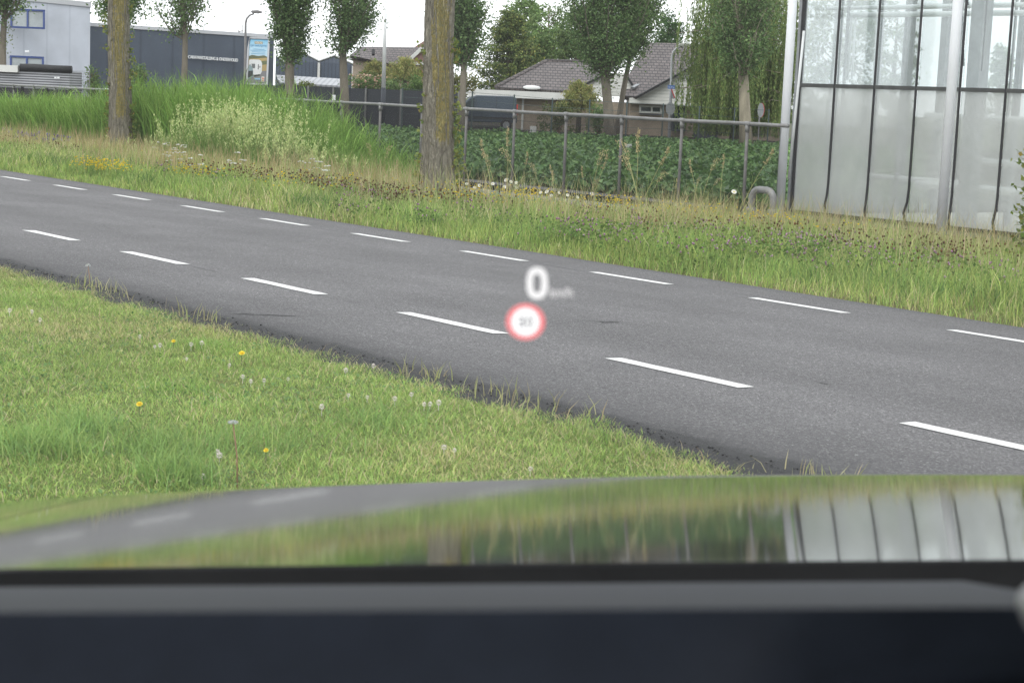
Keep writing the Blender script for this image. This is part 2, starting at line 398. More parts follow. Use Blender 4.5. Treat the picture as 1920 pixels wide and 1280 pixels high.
def arr_mesh(name, V, T, C, mat, parent=None, loc=None, smooth=False):
    V = np.asarray(V, np.float32).reshape(-1, 3); T = np.asarray(T, np.int32).reshape(-1, 3)
    org = np.array(loc, float) if loc is not None else (ORG.get(parent.name, np.zeros(3)) if parent is not None else np.zeros(3))
    V = V - org.astype(np.float32)
    me = bpy.data.meshes.new(name)
    me.vertices.add(len(V)); me.vertices.foreach_set('co', V.ravel())
    me.loops.add(T.size); me.loops.foreach_set('vertex_index', T.ravel())
    me.polygons.add(len(T)); me.polygons.foreach_set('loop_start', np.arange(0, T.size, 3, dtype=np.int32))
    if smooth: me.polygons.foreach_set('use_smooth', np.ones(len(T), bool))
    me.update(calc_edges=True)
    if C is not None:
        C = np.asarray(C, np.float32).reshape(-1, 3)
        at = me.attributes.new('col', 'FLOAT_COLOR', 'POINT')
        at.data.foreach_set('color', np.concatenate([C, np.ones((len(C), 1), np.float32)], 1).ravel())
    me.materials.append(mat)
    o = bpy.data.objects.new(name, me); return put(o, parent, loc)

class Acc:
    def __init__(s): s.V = []; s.T = []; s.C = []; s.n = 0
    def add(s, V, T, C):
        V = V.reshape(-1, 3); s.V.append(V); s.T.append(T.reshape(-1, 3) + s.n); s.C.append(C.reshape(-1, 3)); s.n += len(V)
    def build(s, name, mat, parent=None, loc=None):
        return arr_mesh(name, np.concatenate(s.V), np.concatenate(s.T), np.concatenate(s.C), mat, parent, loc)

def vn(x, y, scale, seed=0):
    """smooth value noise 0..1"""
    x = np.asarray(x) / scale + seed * 17.3; y = np.asarray(y) / scale + seed * 31.7
    xi = np.floor(x); yi = np.floor(y); fx = x - xi; fy = y - yi
    fx = fx * fx * (3 - 2 * fx); fy = fy * fy * (3 - 2 * fy)
    def h(a, b):
        q = np.sin(a * 127.1 + b * 311.7 + seed * 74.7) * 43758.5453; return q - np.floor(q)
    return (h(xi, yi) * (1 - fx) + h(xi + 1, yi) * fx) * (1 - fy) + (h(xi, yi + 1) * (1 - fx) + h(xi + 1, yi + 1) * fx) * fy
def fbm(x, y, scale, seed=0):
    return .55 * vn(x, y, scale, seed) + .3 * vn(x, y, scale / 2.3, seed + 3) + .15 * vn(x, y, scale / 5.1, seed + 5)

def blades(P, h, w, col, lean=.5, acc=None, az=None):
    n = len(P); h = np.broadcast_to(h, (n,)); w = np.broadcast_to(w, (n,)); lean = np.broadcast_to(lean, (n,))
    if az is None: az = rng.uniform(0, 2 * np.pi, n)
    sa = rng.uniform(0, 2 * np.pi, n)
    d = np.stack([np.cos(az), np.sin(az), np.zeros(n)], 1); s = np.stack([np.cos(sa), np.sin(sa), np.zeros(n)], 1)
    z = np.array([0, 0, 1.0])
    k = np.sqrt(np.clip(1 - lean ** 2 * .8, .1, 1))
    mid = P + d * (lean * h * .32)[:, None] + z * (h * .58 * k)[:, None]
    tip = P + d * (lean * h)[:, None] + z * (h * k)[:, None]
    hw = (w / 2)[:, None]
    V = np.stack([P - s * hw, P + s * hw, mid - s * hw * .8, mid + s * hw * .8, tip], 1)
    T = (np.arange(n)[:, None, None] * 5 + np.array([[0, 1, 3], [0, 3, 2], [2, 3, 4]])[None]).astype(np.int32)
    C = np.repeat(col[:, None, :], 5, 1)
    acc.add(V, T, C)
def leaves(P, size, col, acc, up=0.0, aspect=.6, hang=0.0):
    n = len(P); size = np.broadcast_to(size, (n,))
    a = rng.normal(size=(n, 3)); a[:, 2] -= hang; a /= np.linalg.norm(a, axis=1)[:, None]
    nn = rng.normal(size=(n, 3)); nn[:, 2] += up
    b = np.cross(nn, a); b /= (np.linalg.norm(b, axis=1)[:, None] + 1e-9)
    L1 = size[:, None]; W1 = (size * aspect * .5)[:, None]
    fold = np.cross(a, b) * (size * .12)[:, None]
    V = np.stack([P - a * L1 * .5, P + b * W1 + fold - a * L1 * .05, P + a * L1 * .5, P - b * W1 + fold - a * L1 * .05], 1)
    T = (np.arange(n)[:, None, None] * 4 + np.array([[0, 1, 2], [0, 2, 3]])[None]).astype(np.int32)
    acc.add(V, T, np.repeat(col[:, None, :], 4, 1))
def heads(P, r, col, acc, flat=1.0):
    """small faceted blossoms: octahedra"""
    n = len(P); r = np.broadcast_to(r, (n,))[:, None]
    D = np.array([[1, 0, 0], [0, 1, 0], [-1, 0, 0], [0, -1, 0], [0, 0, flat], [0, 0, -flat]], float)
    V = P[:, None, :] + D[None] * r[:, None, :] * rng.uniform(.75, 1.25, (n, 6, 1))
    T = (np.arange(n)[:, None, None] * 6 + np.array([[0, 1, 4], [1, 2, 4], [2, 3, 4], [3, 0, 4], [1, 0, 5], [2, 1, 5], [3, 2, 5], [0, 3, 5]])[None]).astype(np.int32)
    acc.add(V, T, np.repeat(col[:, None, :], 6, 1))
def pal(cols, wts, n, var=.18):
    c = np.array(cols, float); i = rng.choice(len(c), n, p=np.array(wts) / np.sum(wts))
    return np.clip(c[i] * rng.uniform(1 - var, 1 + var, (n, 1)) * rng.uniform(.94, 1.06, (n, 3)), 0, 1)

# ------------------------------------------------------------------ ground
PROF = [(-80, .05), (4.2, .05), (4.6, .035), (4.9, .01), (6.1, -.03), (10.1, -.20), (11.2, -.25), (12, -.22), (15, -.31), (17.6, -.40), (18.3, -.46), (19.2, -.75), (20.3, -.66), (21.2, -.6), (23, -.56), (30, GZ), (900, GZ)]
PY = [p[0] for p in PROF]; PZ = [p[1] for p in PROF]
def gz(x, y):
    return np.interp(y, PY, PZ) + np.where((np.asarray(y) > 11.6) & (np.asarray(y) < 18), .05 * (fbm(x, y, 2.2, 4) - .5), 0)
ys = sorted(set(PY + list(np.arange(11, 21.5, .4)) + [40, 60, 82, 83, 150, 300])); xs = [-900, -400, -200, -120] + list(np.arange(-80, 20.1, 1.0)) + [60, 200, 500]
gv = []; gf = []
for y in ys:
    for x in xs: gv.append((x, y, float(gz(x, y))))
nx = len(xs)
for j in range(len(ys) - 1):
    for i in range(nx - 1): gf.append((j * nx + i, j * nx + i + 1, (j + 1) * nx + i + 1, (j + 1) * nx + i))
g = MB().add(gv, gf).build('ground', M['ground'], smooth=True)
tag(g, 'flat earth under the lawn, verge, field and far street', 'ground', kind='structure')

def rz(y): return -.041 * (y - 6.08)
road_x = [-300, -150] + list(np.arange(-100, 40.1, 1.0)) + [120]
rv = []; rf = []
RYS = [4.44, 4.62, 4.7, 6, 8, 10, 11.1, 11.32]
for j, y in enumerate(RYS):
    for x in road_x:
        yy = y
        if j <= 1: yy += .05 * (fbm(np.array(x * 1.0), np.array(0.), .9, 2) - .5)
        if j == 7: yy += .12 * (fbm(np.array(x * 1.0), np.array(9.), 1.5, 2) - .5)
        rv.append((x, yy, rz(yy) - (.025 if j in (0, 7) else 0)))
nr = len(road_x)
for j in range(len(RYS) - 1):
    for i in range(nr - 1): rf.append((j * nr + i, j * nr + i + 1, (j + 1) * nr + i + 1, (j + 1) * nr + i))
road = MB().add(rv, rf).build('road', M['asphalt'])
tag(road, 'grey asphalt country road with two lines of white dashes', 'road', kind='structure')
def dash(x0, yc, w):
    b = MB(); n = 8; vs = []; fs = []
    for i in range(n + 1):
        x = x0 + i / n
        for s in (-1, 1):
            yy = yc + s * (w / 2 + R.uniform(-.004, .004)); vs.append((x + R.uniform(-.008, .008), yy, rz(yy) + .004))
    for i in range(n): fs.append((2 * i, 2 * i + 2, 2 * i + 3, 2 * i + 1))
    b.add(vs, fs).build('road_marking', M['marking'], road)
for k in range(-30, 4): dash(-13.02 + 2 * k + 12, 6.08, .115)
for k in range(-30, 4): dash(-18.0 + 2 * k + 16, 10.11, .115)
def seam(px0, py0, px1, py1, w, mat, jit, n=26):
    def onroad(px, py):
        r_ = ray(px, py); t = (.041 * 6.08 - CAMP[2]) / (r_[2] + .041 * r_[1]); return CAMP + r_ * t
    a = onroad(px0, py0); c = onroad(px1, py1); vs = []; d = (c - a) / np.linalg.norm(c - a); nn = np.array([-d[1], d[0], 0])
    off = 0
    for i in range(n + 1):
        off += R.uniform(-jit, jit); p = a + (c - a) * i / n + nn * off; ww = w * R.uniform(.3, 1) * math.sin(math.pi * (i + .3) / (n + .6))
        for s_ in (-1, 1): q = p + nn * ww * s_ / 2; vs.append((q[0], q[1], rz(q[1]) + .003))
    MB().add(vs, [(2 * i, 2 * i + 2, 2 * i + 3, 2 * i + 1) for i in range(n)]).build('crack' if jit > .005 else 'worn_marking', mat, road)
M['tar'] = pm('crack_tar', (.03, .03, .03), .8, .3, 30); M['ghost'] = pm('worn_paint', (.15, .148, .15), .8, .3, 30)
for q_ in ((1090, 602, 1180, 605, .035), (415, 588, 565, 590, .05), (1130, 608, 1170, 603, .02), (1530, 716, 1565, 721, .03)): seam(*q_, M['tar'], .018)
for q_ in ((905, 496, 968, 502, .05), (995, 491, 1105, 510, .05), (350, 497, 420, 512, .03), (585, 425, 655, 437, .05), (1375, 553, 1405, 558, .05), (425, 398, 480, 409, .05)): seam(*q_, M['ghost'], .002)
# crumbs of tar broken from the edge
def crumbs():
    A = Acc(); n = 1500; x = rng.uniform(-24, 1, n); y = 4.63 + .045 * rng.normal(size=n)
    heads(np.stack([x, y, np.maximum(rz(y), gz(x, y)) + .004], 1), rng.uniform(.003, .009, n), pal([(.014, .014, .015), (.06, .06, .06)], [3, 1], n), A, .5)
    tag(A.build('asphalt_crumbs', M['crumb']), 'black crumbs of tar along the ragged near edge of the road', 'rubble', kind='stuff')
M['crumb'] = leafmat('tar_crumb', .8, 0.0, .3)
crumbs()
# concrete path at the foot of the pipe fence
pth = MB()
pth.hexa([(-60, 19.95, -.72), (-9, 19.95, -.72), (-9, 20.95, -.72), (-60, 20.95, -.72)], [(-60, 19.95, -.50), (-9, 19.95, -.50), (-9, 20.95, -.49), (-60, 20.95, -.49)])
tag(pth.build('path', M['concrete']), 'narrow grey concrete strip along the foot of the pipe fence', 'path', kind='structure')

# ------------------------------------------------------------------ lawn
def make_lawn():
    acc = Acc()
    G = [(0.273, 0.405, 0.097), (0.347, 0.463, 0.116), (0.222, 0.353, 0.091), (0.459, 0.483, 0.182), (0.570, 0.509, 0.256)]
    def region(n, x0, x1, y0, y1):
        x = rng.uniform(x0, x1, n); y = rng.uniform(y0, y1, n)
        edge = 4.63 + .22 * (fbm(x, 0 * x, .5, 8) - .5) + .045 * rng.normal(size=n)
        k = y < edge; x, y = x[k], y[k]; n = len(x)
        c = fbm(x, y, .55, 1); c2 = fbm(x, y, 1.6, 21); nearedge = np.clip((y - 4.15) / .4, 0, 1)
        dry = np.clip((c2 - .46) * 5, 0, 1) * .62 + nearedge * .35
        col = pal(G, [3, 3, 2.2, 1.2, .5], n)
        dr = pal([(0.464, 0.439, 0.195), (0.573, 0.488, 0.268), (0.354, 0.403, 0.134)], [2, 1, 2], n)
        m = rng.uniform(size=n) < dry; col[m] = dr[m]
        lush = np.clip((c - .58) * 5, 0, 1); tuft = vn(x, y, .13, 51)
        col = col * (1 - .12 * lush[:, None] * np.array([1, .35, 1])) * rng.uniform(.65, 1.35, (n, 1))
        h = (.016 + .030 * rng.beta(2, 3, n)) * (1 + .6 * lush) * (.55 + .9 * tuft)
        z = gz(x, y) - .004
        blades(np.stack([x, y, z], 1), h, rng.uniform(.0022, .0045, n) * np.where(y < 2, 1.2, 1), col, rng.uniform(.35, 1.02, n), acc)
    region(330000, -12.6, -3.2, 1.5, 4.85)
    region(70000, -22, -9, -1, 4.85)
    region(60000, -6, 4, .5, 4.85)
    # seed stems along the asphalt edge
    n = 1100; x = rng.uniform(-18, -2, n); y = 4.60 + .06 * rng.normal(size=n)
    keep = fbm(x, y, .8, 14) > .5; x, y = x[keep], y[keep]; n = len(x)
    blades(np.stack([x, y, gz(x, y)], 1), rng.uniform(.06, .14, n), .005, pal([(.42, .37, .2), (.34, .36, .14)], [1, 1], n), rng.uniform(.1, .6, n), acc)
    # two long dark tussocks near the car
    for (px, py, rad, nn) in ((70, 845, .15, 1100), (330, 900, .11, 800), (150, 810, .16, 500), (300, 850, .18, 700), (470, 840, .2, 400), (700, 800, .15, 300)):
        c = atZ(px, py, .05); a = rng.normal(size=(nn, 2)) * rad * .55
        x = c[0] + a[:, 0] * 1.3; y = c[1] + a[:, 1]; n = nn
        blades(np.stack([x, y, gz(x, y)], 1), rng.uniform(.05, .13, n), rng.uniform(.003, .005, n), pal([(0.203, 0.334, 0.091), (0.261, 0.406, 0.104), (0.348, 0.464, 0.130)], [2, 2, 1], n), rng.uniform(.3, .98, n), acc)
    # broad leaves of clover and plantain between the blades
    n = 16000; x = rng.uniform(-13, -3, n); y = rng.uniform(1.5, 4.5, n)
    k = fbm(x, y, .6, 33) > .56; x, y = x[k], y[k]; n = len(x)
    leaves(np.stack([x, y, gz(x, y) + rng.uniform(.012, .04, n)], 1), rng.uniform(.010, .02, n), pal([(.12, .22, .06), (.16, .25, .08)], [1, 1], n), acc, 3.0, .8)
    n = 5000; x = rng.uniform(-13, -3, n); y = rng.uniform(1.5, 4.55, n)
    blades(np.stack([x, y, gz(x, y) + .02], 1), rng.uniform(.04, .09, n), .0025, pal([(.5, .42, .26), (.38, .36, .18), (.32, .22, .14)], [2, 2, .6], n), rng.uniform(.8, 1.08, n), acc)
    o = acc.build('lawn_grass', M['blade'])
    tag(o, 'short mown grass between the car and the asphalt', 'grass', kind='stuff')
make_lawn()

# ------------------------------------------------------------------ far verge
def tree_pos(): return
def make_verge():
    acc = Acc()
    def sample(n, x0, x1, y0, y1):
        # denser toward the near (right) end
        u = rng.uniform(size=n); x = x1 + (x0 - x1) * u ** 1.35; y = rng.uniform(y0, y1, n); return x, y
    x, y = sample(470000, -64, -5.5, 11.02, 21.6)
    strip = np.clip((y - 11.15) / .9, 0, 1)
    jit = rng.normal(size=len(x))
    keep = (y > 11.22 + .12 * fbm(x, y * 0, 1.5, 6) + .05 * jit) & ((y < 18.1) | ((x < -26) & (y < 19)) | ((x > -19.6) & (y < 20.0) & (rng.uniform(size=len(x)) < .8))); x, y, strip, jit = x[keep], y[keep], strip[keep], jit[keep]
    n = len(x)
    c1 = fbm(x, y, 1.6, 2); c2 = fbm(x, y, 3.5, 9); back = np.clip((y - 13.5) / 4, 0, 1)
    green = pal([(0.250, 0.350, 0.088), (0.312, 0.388, 0.100), (0.188, 0.288, 0.075), (0.388, 0.425, 0.138)], [3, 3, 2, 2], n)
    tan = pal([(0.529, 0.460, 0.253), (0.437, 0.402, 0.196), (0.632, 0.540, 0.322), (0.356, 0.356, 0.149)], [2, 2.5, 1, 2], n)
    pt = .08 + .36 * back + 1.1 * (c2 - .5) + .5 * (1 - strip) * (c1 - .25)
    pt = np.where(x > -17, pt + .04, pt + .06); tuft = vn(x, y, .42, 61) * .6 + vn(x, y, .9, 62) * .4
    m = rng.uniform(size=n) < np.clip(pt, .05, .92); col = green; col[m] = tan[m]; col = col * rng.uniform(.65, 1.3, (n, 1)) * (1.12 - .3 * np.clip(fbm(x, y, .7, 71) - .35, 0, 1)[:, None] * np.array([1.6, .6, 1.4]))
    h = (.05 + .06 * rng.uniform(size=n)) * (1 - strip) + strip * (.07 + .22 * rng.uniform(size=n)) * (.35 + 1.25 * tuft) * np.where(x < -26, 1 + .5 * back, np.where(x > -19.6, 1.15 + .35 * back, 1 - .55 * np.clip((y - 15.8) / 1.8, 0, 1)))
    blades(np.stack([x, y, gz(x, y) - .01], 1), h, np.interp(-x, [6, 20, 50], [.0055, .009, .018]) * rng.uniform(.7, 1.3, n), col, rng.uniform(.1, .75, n), acc)
    # tall dry stems
    x, y = sample(32000, -60, -6, 12.4, 21.4); n = len(x)
    dens = fbm(x, y, 2.4, 13) + .28 * np.clip((y - 13) / 4, 0, 1)
    k = (dens > .62) & ((y < 16.6) | ((x < -26) & (y < 18.8)) | (x > -19.6) | ((rng.uniform(size=n) < .35) & (y < 18.6))); x, y = x[k], y[k]; n = len(x)
    hh = rng.uniform(.30, .75, n) * np.where(x > -19, .9, 1)
    P = np.stack([x, y, gz(x, y)], 1)
    blades(P, hh, np.interp(-x, [6, 20, 50], [.004, .006, .012]), pal([(.42, .33, .17), (.33, .28, .12), (.5, .42, .24)], [2, 2, 1], n), rng.uniform(.05, .5, n), acc)
    x, y = sample(9000, -24, -5, 13.0, 21.4); kk = (fbm(x, y, 1.1, 91) > .47) & ((x > -20) | (y < 17)); x, y = x[kk], y[kk]; n = len(x)
    blades(np.stack([x, y, gz(x, y)], 1), rng.uniform(.28, .8, n), .007, pal([(.5, .42, .25), (.42, .38, .2), (.33, .38, .13), (.22, .30, .08)], [2, 2, 1.5, 1], n), rng.uniform(.05, .6, n), acc)
    # darker leafy clumps
    kc = 760; cx_, cy_ = sample(kc, -58, -6, 11.8, 17.6); j = rng.integers(0, kc, 44000); q = rng.normal(size=(44000, 2)) * .16; x = cx_[j] + q[:, 0]; y = np.maximum(cy_[j] + q[:, 1], 11.4); n = len(x)
    blades(np.stack([x, y, gz(x, y)], 1), rng.uniform(.10, .30, n), np.interp(-x, [6, 20, 50], [.006, .011, .02]), pal([(.10, .19, .045), (.13, .23, .055), (.08, .145, .04)], [2, 2, 1], n), rng.uniform(.2, .85, n), acc)
    o = acc.build('verge_grass', M['blade']); tag(o, 'rough yellow green grass on the verge beyond the road', 'grass', kind='stuff')

    # flowering ground cover
    def patch(px, py, rx, ry, n, zz=-.25):
        c = atZ(px, py, zz); kc = max(4, n // 11); a = rng.normal(size=(kc, 2)); j = rng.integers(0, kc, n) ** 1; q = rng.normal(size=(n, 2)) * .14
        x = c[0] + a[j, 0] * rx + q[:, 0]; y = c[1] + a[j, 1] * ry + q[:, 1]
        k = (y > 11.35) & (y < np.where(x > -19, 19.5, 17.9)); return x[k], y[k]
    def stems(acc, x, y, h, col, w=.004): blades(np.stack([x, y, gz(x, y)], 1), h, w, pal([col], [1], len(x)), .08, acc)
    # yellow
    A = Acc()
    for (px, py, rx, ry, n) in ((180, 337, .35, .15, 240), (60, 262, 1.2, .3, 200), (110, 250, 1.5, .4, 120), (115, 268, .6, .15, 110), (370, 292, .6, .2, 90), (355, 345, .5, .2, 80), (950, 397, .9, .5, 150), (1070, 408, 1.4, .6, 150), (1180, 414, 1.5, .5, 100), (700, 382, 1.5, .4, 60), (1300, 425, 1.5, .5, 90), (470, 345, 2, .5, 70), (20, 250, .8, .2, 60), (1420, 440, 1.0, .4, 60), (600, 390, 1.5, .5, 50)):
        x, y = patch(px, py, rx, ry, n); h = rng.uniform(.22, .42, len(x)) * np.where(px < 400, .8, 1); stems(A, x, y, h, (.16, .22, .05))
        z = gz(x, y) + h
        heads(np.stack([x, y, z], 1), rng.uniform(.012, .021, len(x)), pal([(.75, .55, .02), (.62, .48, .04)], [2, 1], len(x)), A, .5)
    tag(A.build('yellow_flowers', M['petal']), 'small yellow flowers scattered through the far verge', 'flowers', kind='stuff')
    # red clover: purple heads
    A = Acc()
    for (px, py, rx, ry, n) in ((1500, 480, 2.2, .7, 420), (1300, 455, 1.8, .6, 260), (1640, 510, 1.6, .6, 240), (1250, 480, 1.2, .5, 160), (1420, 515, 1.6, .4, 220), (1850, 540, .9, .5, 80), (1120, 455, 1.2, .6, 90), (650, 385, 2.0, .6, 150), (900, 430, 2.0, .5, 90)):
        x, y = patch(px, py, rx, ry, int(n * .6)); h = rng.uniform(.12, .33, len(x)); stems(A, x, y, h, (.10, .17, .04))
        heads(np.stack([x, y, gz(x, y) + h], 1), rng.uniform(.010, .017, len(x)), pal([(.34, .20, .28), (.27, .15, .20), (.42, .30, .35)], [2, 1, 1], len(x)), A, 1.0)
        # trefoil leaves below
        m = len(x) * 8; i = rng.integers(0, len(x), m); q = rng.normal(size=(m, 2)) * .22
        xx = x[i] + q[:, 0]; yy = np.maximum(y[i] + q[:, 1], 11.4)
        leaves(np.stack([xx, yy, gz(xx, yy) + rng.uniform(.03, .27, m)], 1), rng.uniform(.025, .045, m), pal([(.11, .19, .045), (.15, .235, .06), (.2, .27, .08)], [2, 2, 1], m) * rng.uniform(.6, 1.2, (m, 1)), A, 1.0, .8)
    tag(A.build('red_clover', M['petal']), 'purple headed clover growing thickly along the far kerb side', 'clover', kind='stuff')
    # spent brown heads
    A = Acc()
    for (px, py, rx, ry, n) in ((600, 365, 2.2, .45, 750), (720, 385, 1.8, .5, 620), (800, 395, 1.2, .4, 280), (1380, 450, 1.6, .5, 420), (1520, 468, 1.6, .6, 620), (1650, 480, 1.4, .7, 560), (1760, 500, 1.2, .7, 220), (1560, 510, 1.5, .5, 200), (30, 285, 1.5, .4, 160), (470, 345, 1.6, .5, 200), (1850, 510, 1, .7, 110)):
        x, y = patch(px, py, rx, ry, int(n * (.6 if px < 850 else .36))); h = rng.uniform(.12, .36, len(x)); stems(A, x, y, h, (.16, .15, .06), .0045)
        heads(np.stack([x, y, gz(x, y) + h], 1), rng.uniform(.010, .019, len(x)), pal([(.10, .045, .022), (.15, .07, .03), (.07, .04, .025)], [2, 1.4, 1], len(x)), A, 1.0)
    tag(A.build('brown_seed_heads', M['petal']), 'dark brown spent flower heads in the far verge', 'seed heads', kind='stuff')
    # flat white umbels and small whites, violet specks
    A = Acc()
    for (px, py, rx, ry, n) in ((100, 250, 2.5, .7, 40), (20, 240, 1.6, .6, 34), (200, 272, 2.5, .8, 26), (400, 320, 3.5, .9, 22), (540, 345, 2.5, .9, 20), (160, 254, 1.4, .5, 26)):
        x, y = patch(px, py, rx, ry, n); h = rng.uniform(.25, .5, len(x)); stems(A, x, y, h, (.16, .19, .06), .006)
        P = np.stack([x, y, gz(x, y) + h], 1); i = np.repeat(np.arange(len(x)), 5)
        heads(P[i] + rng.normal(size=(len(i), 3)) * np.array([.04, .04, .004]), .026, pal([(.72, .71, .66)], [1], len(i)), A, .4)
    for (px, py, rx, ry, n) in ((70, 270, 1.0, .25, 120), (50, 258, .6, .2, 60)):
        x, y = patch(px, py, rx, ry, n); h = rng.uniform(.2, .4, len(x)); stems(A, x, y, h, (.12, .15, .06))
        heads(np.stack([x, y, gz(x, y) + h], 1), .02, pal([(.17, .15, .30)], [1], len(x)), A, 2.0)
    tag(A.build('white_umbels', M['petal']), 'flat white and violet wildflowers dotted over the far verge', 'flowers', kind='stuff')
make_verge()

# ------------------------------------------------------------------ reeds in the ditch, pale seeding grass
RX = [-62, -50.4, -44, -41.5, -39.9, -37.2, -35, -33.7, -32.6, -31.6, -30.2, -29.0]
RTOP = [.72, .72, .92, 1.2, 1.40, 1.50, 1.46, 1.30, .98, .62, .1, -.4]
def make_reeds():
    acc = Acc(); n = 34000
    u = rng.uniform(size=n); x = -64 + (64 - 28.8) * u ** .8; y = rng.uniform(18.35, 20.5, n)
    zb = gz(x, y); top = np.interp(x, RX, RTOP) + .22 * (fbm(x, y, .8, 7) - .5) * 2
    k = (top - zb > .25) & (fbm(x, y, .5, 31) > .25); x, y, zb, top = x[k], y[k], zb[k], top[k]; n = len(x)
    h = (top - zb) * (.60 + .55 * rng.beta(2, 2.2, n))
    az = rng.normal(-.5, .9, n)
    blades(np.stack([x, y, zb], 1), h, np.interp(-x, [29, 60], [.018, .03]) * rng.uniform(.7, 1.4, n), pal([(.20, .34, .07), (.25, .40, .09), (.14, .26, .05), (.33, .45, .14)], [3, 3, 2, 1], n), rng.uniform(.05, .5, n), acc, az)
    # leaves leaving the canes half way up
    m = 38000; i = rng.integers(0, n, m); P = np.stack([x[i], y[i], zb[i] + h[i] * rng.uniform(.3, .85, m)], 1) + rng.normal(size=(m, 3)) * .04
    blades(P, rng.uniform(.25, .55, m), np.interp(-x[i], [29, 60], [.018, .03]), pal([(.21, .35, .07), (.28, .43, .11), (.15, .27, .05)], [2, 2, 1], m) * rng.uniform(.7, 1.25, (m, 1)), rng.uniform(.4, .98, m), acc, rng.normal(-.5, 1.1, m))
    tag(acc.build('reeds', M['blade']), 'bright green reeds filling the ditch behind the trees', 'reeds', kind='stuff')
    A = Acc(); n = 720
    c = atZ(465, 318, -.35); x = c[0] + rng.normal(size=n) * 1.75; y = np.clip(c[1] - .2 + rng.normal(size=n) * .7, 16.8, 18.6)
    px = x - c[0]; h = np.clip(1.35 - .10 * px ** 2, .45, 1.4) * rng.uniform(.45, 1.2, n)
    z0 = gz(x, y); P = np.stack([x, y, z0], 1); az = rng.uniform(0, 6.28, n); ln = rng.uniform(.05, .30, n)
    blades(P, h, .011, pal([(.20, .27, .08), (.26, .30, .11)], [1, 1], n), ln, A, az)
    m = n * 24; i = rng.integers(0, n, m); t = rng.uniform(.66, 1.0, m)
    d = np.stack([np.cos(az), np.sin(az), 0 * az], 1)
    Q = P[i] + d[i] * (ln[i] * h[i] * t ** 1.6)[:, None]; Q[:, 2] += h[i] * t * np.sqrt(1 - .8 * ln[i] ** 2)
    Q += rng.normal(size=(m, 3)) * .022
    leaves(Q, rng.uniform(.03, .06, m), pal([(0.525, 0.594, 0.255), (0.420, 0.515, 0.196), (0.630, 0.672, 0.323)], [2, 2, 1], m), A, 0, .45, -2.5)
    q = 9000; i = rng.integers(0, n, q)
    blades(P[i] + rng.normal(size=(q, 3)) * np.array([.08, .08, 0]), h[i] * rng.uniform(.4, .8, q), .014, pal([(.13, .24, .05), (.18, .29, .07)], [1, 1], q), rng.uniform(.1, .7, q), A)
    tag(A.build('seeding_grass', M['blade']), 'tall clump of pale seeding grass at the reed edge', 'grass', kind='stuff')
make_reeds()

# ------------------------------------------------------------------ crop field
def make_crop():
    acc = Acc(); n = 21000
    D = 30.5 * (86 / 30.5) ** rng.uniform(size=n) ; px = rng.uniform(300, 1700, n)
    r = (MW @ np.stack([(px - 960) / F, np.zeros(n), np.ones(n)])).T
    x = CAMP[0] + r[:, 0] * D; y = CAMP[1] + r[:, 1] * D
    k = (y > 22.9) & ~((x > -22.6) & (y < 40)); x, y, D = x[k], y[k], D[k]; n = len(x)
    hp = .08 + .30 * fbm(x, y, .8, 3) + .12 * (rng.uniform(size=n) > .93) + .06 * fbm(x, y, 5, 8)
    for rep in range(10):
        q = rng.normal(size=(n, 2)) * .15; xx = x + q[:, 0]; yy = y + q[:, 1]; rr2 = np.clip(1 - (q ** 2).sum(1) / .14, .1, 1)
        z = -.57 + hp * np.sqrt(rng.uniform(.15, 1, n)) * (.45 + .75 * rr2)
        leaves(np.stack([xx, yy, z], 1), rng.uniform(.11, .21, n), pal([(0.106, 0.217, 0.058), (0.152, 0.279, 0.072), (0.080, 0.165, 0.053), (0.214, 0.348, 0.104)], [3, 3, 2, 1.3], n), acc, 1.3, .7)
    tag(acc.build('crop_plants', M['crop']), 'low dark green leafy crop filling the field', 'crop', kind='stuff')
make_crop()
b = MB().box((-62, 21.25, -.75), (-22.4, 21.9, -.40)); b.build('soil_bank', M['black_sheet'])
tag(bpy.data.objects['soil_bank'], 'black plastic covered bank along the front of the field', 'bank', kind='structure')

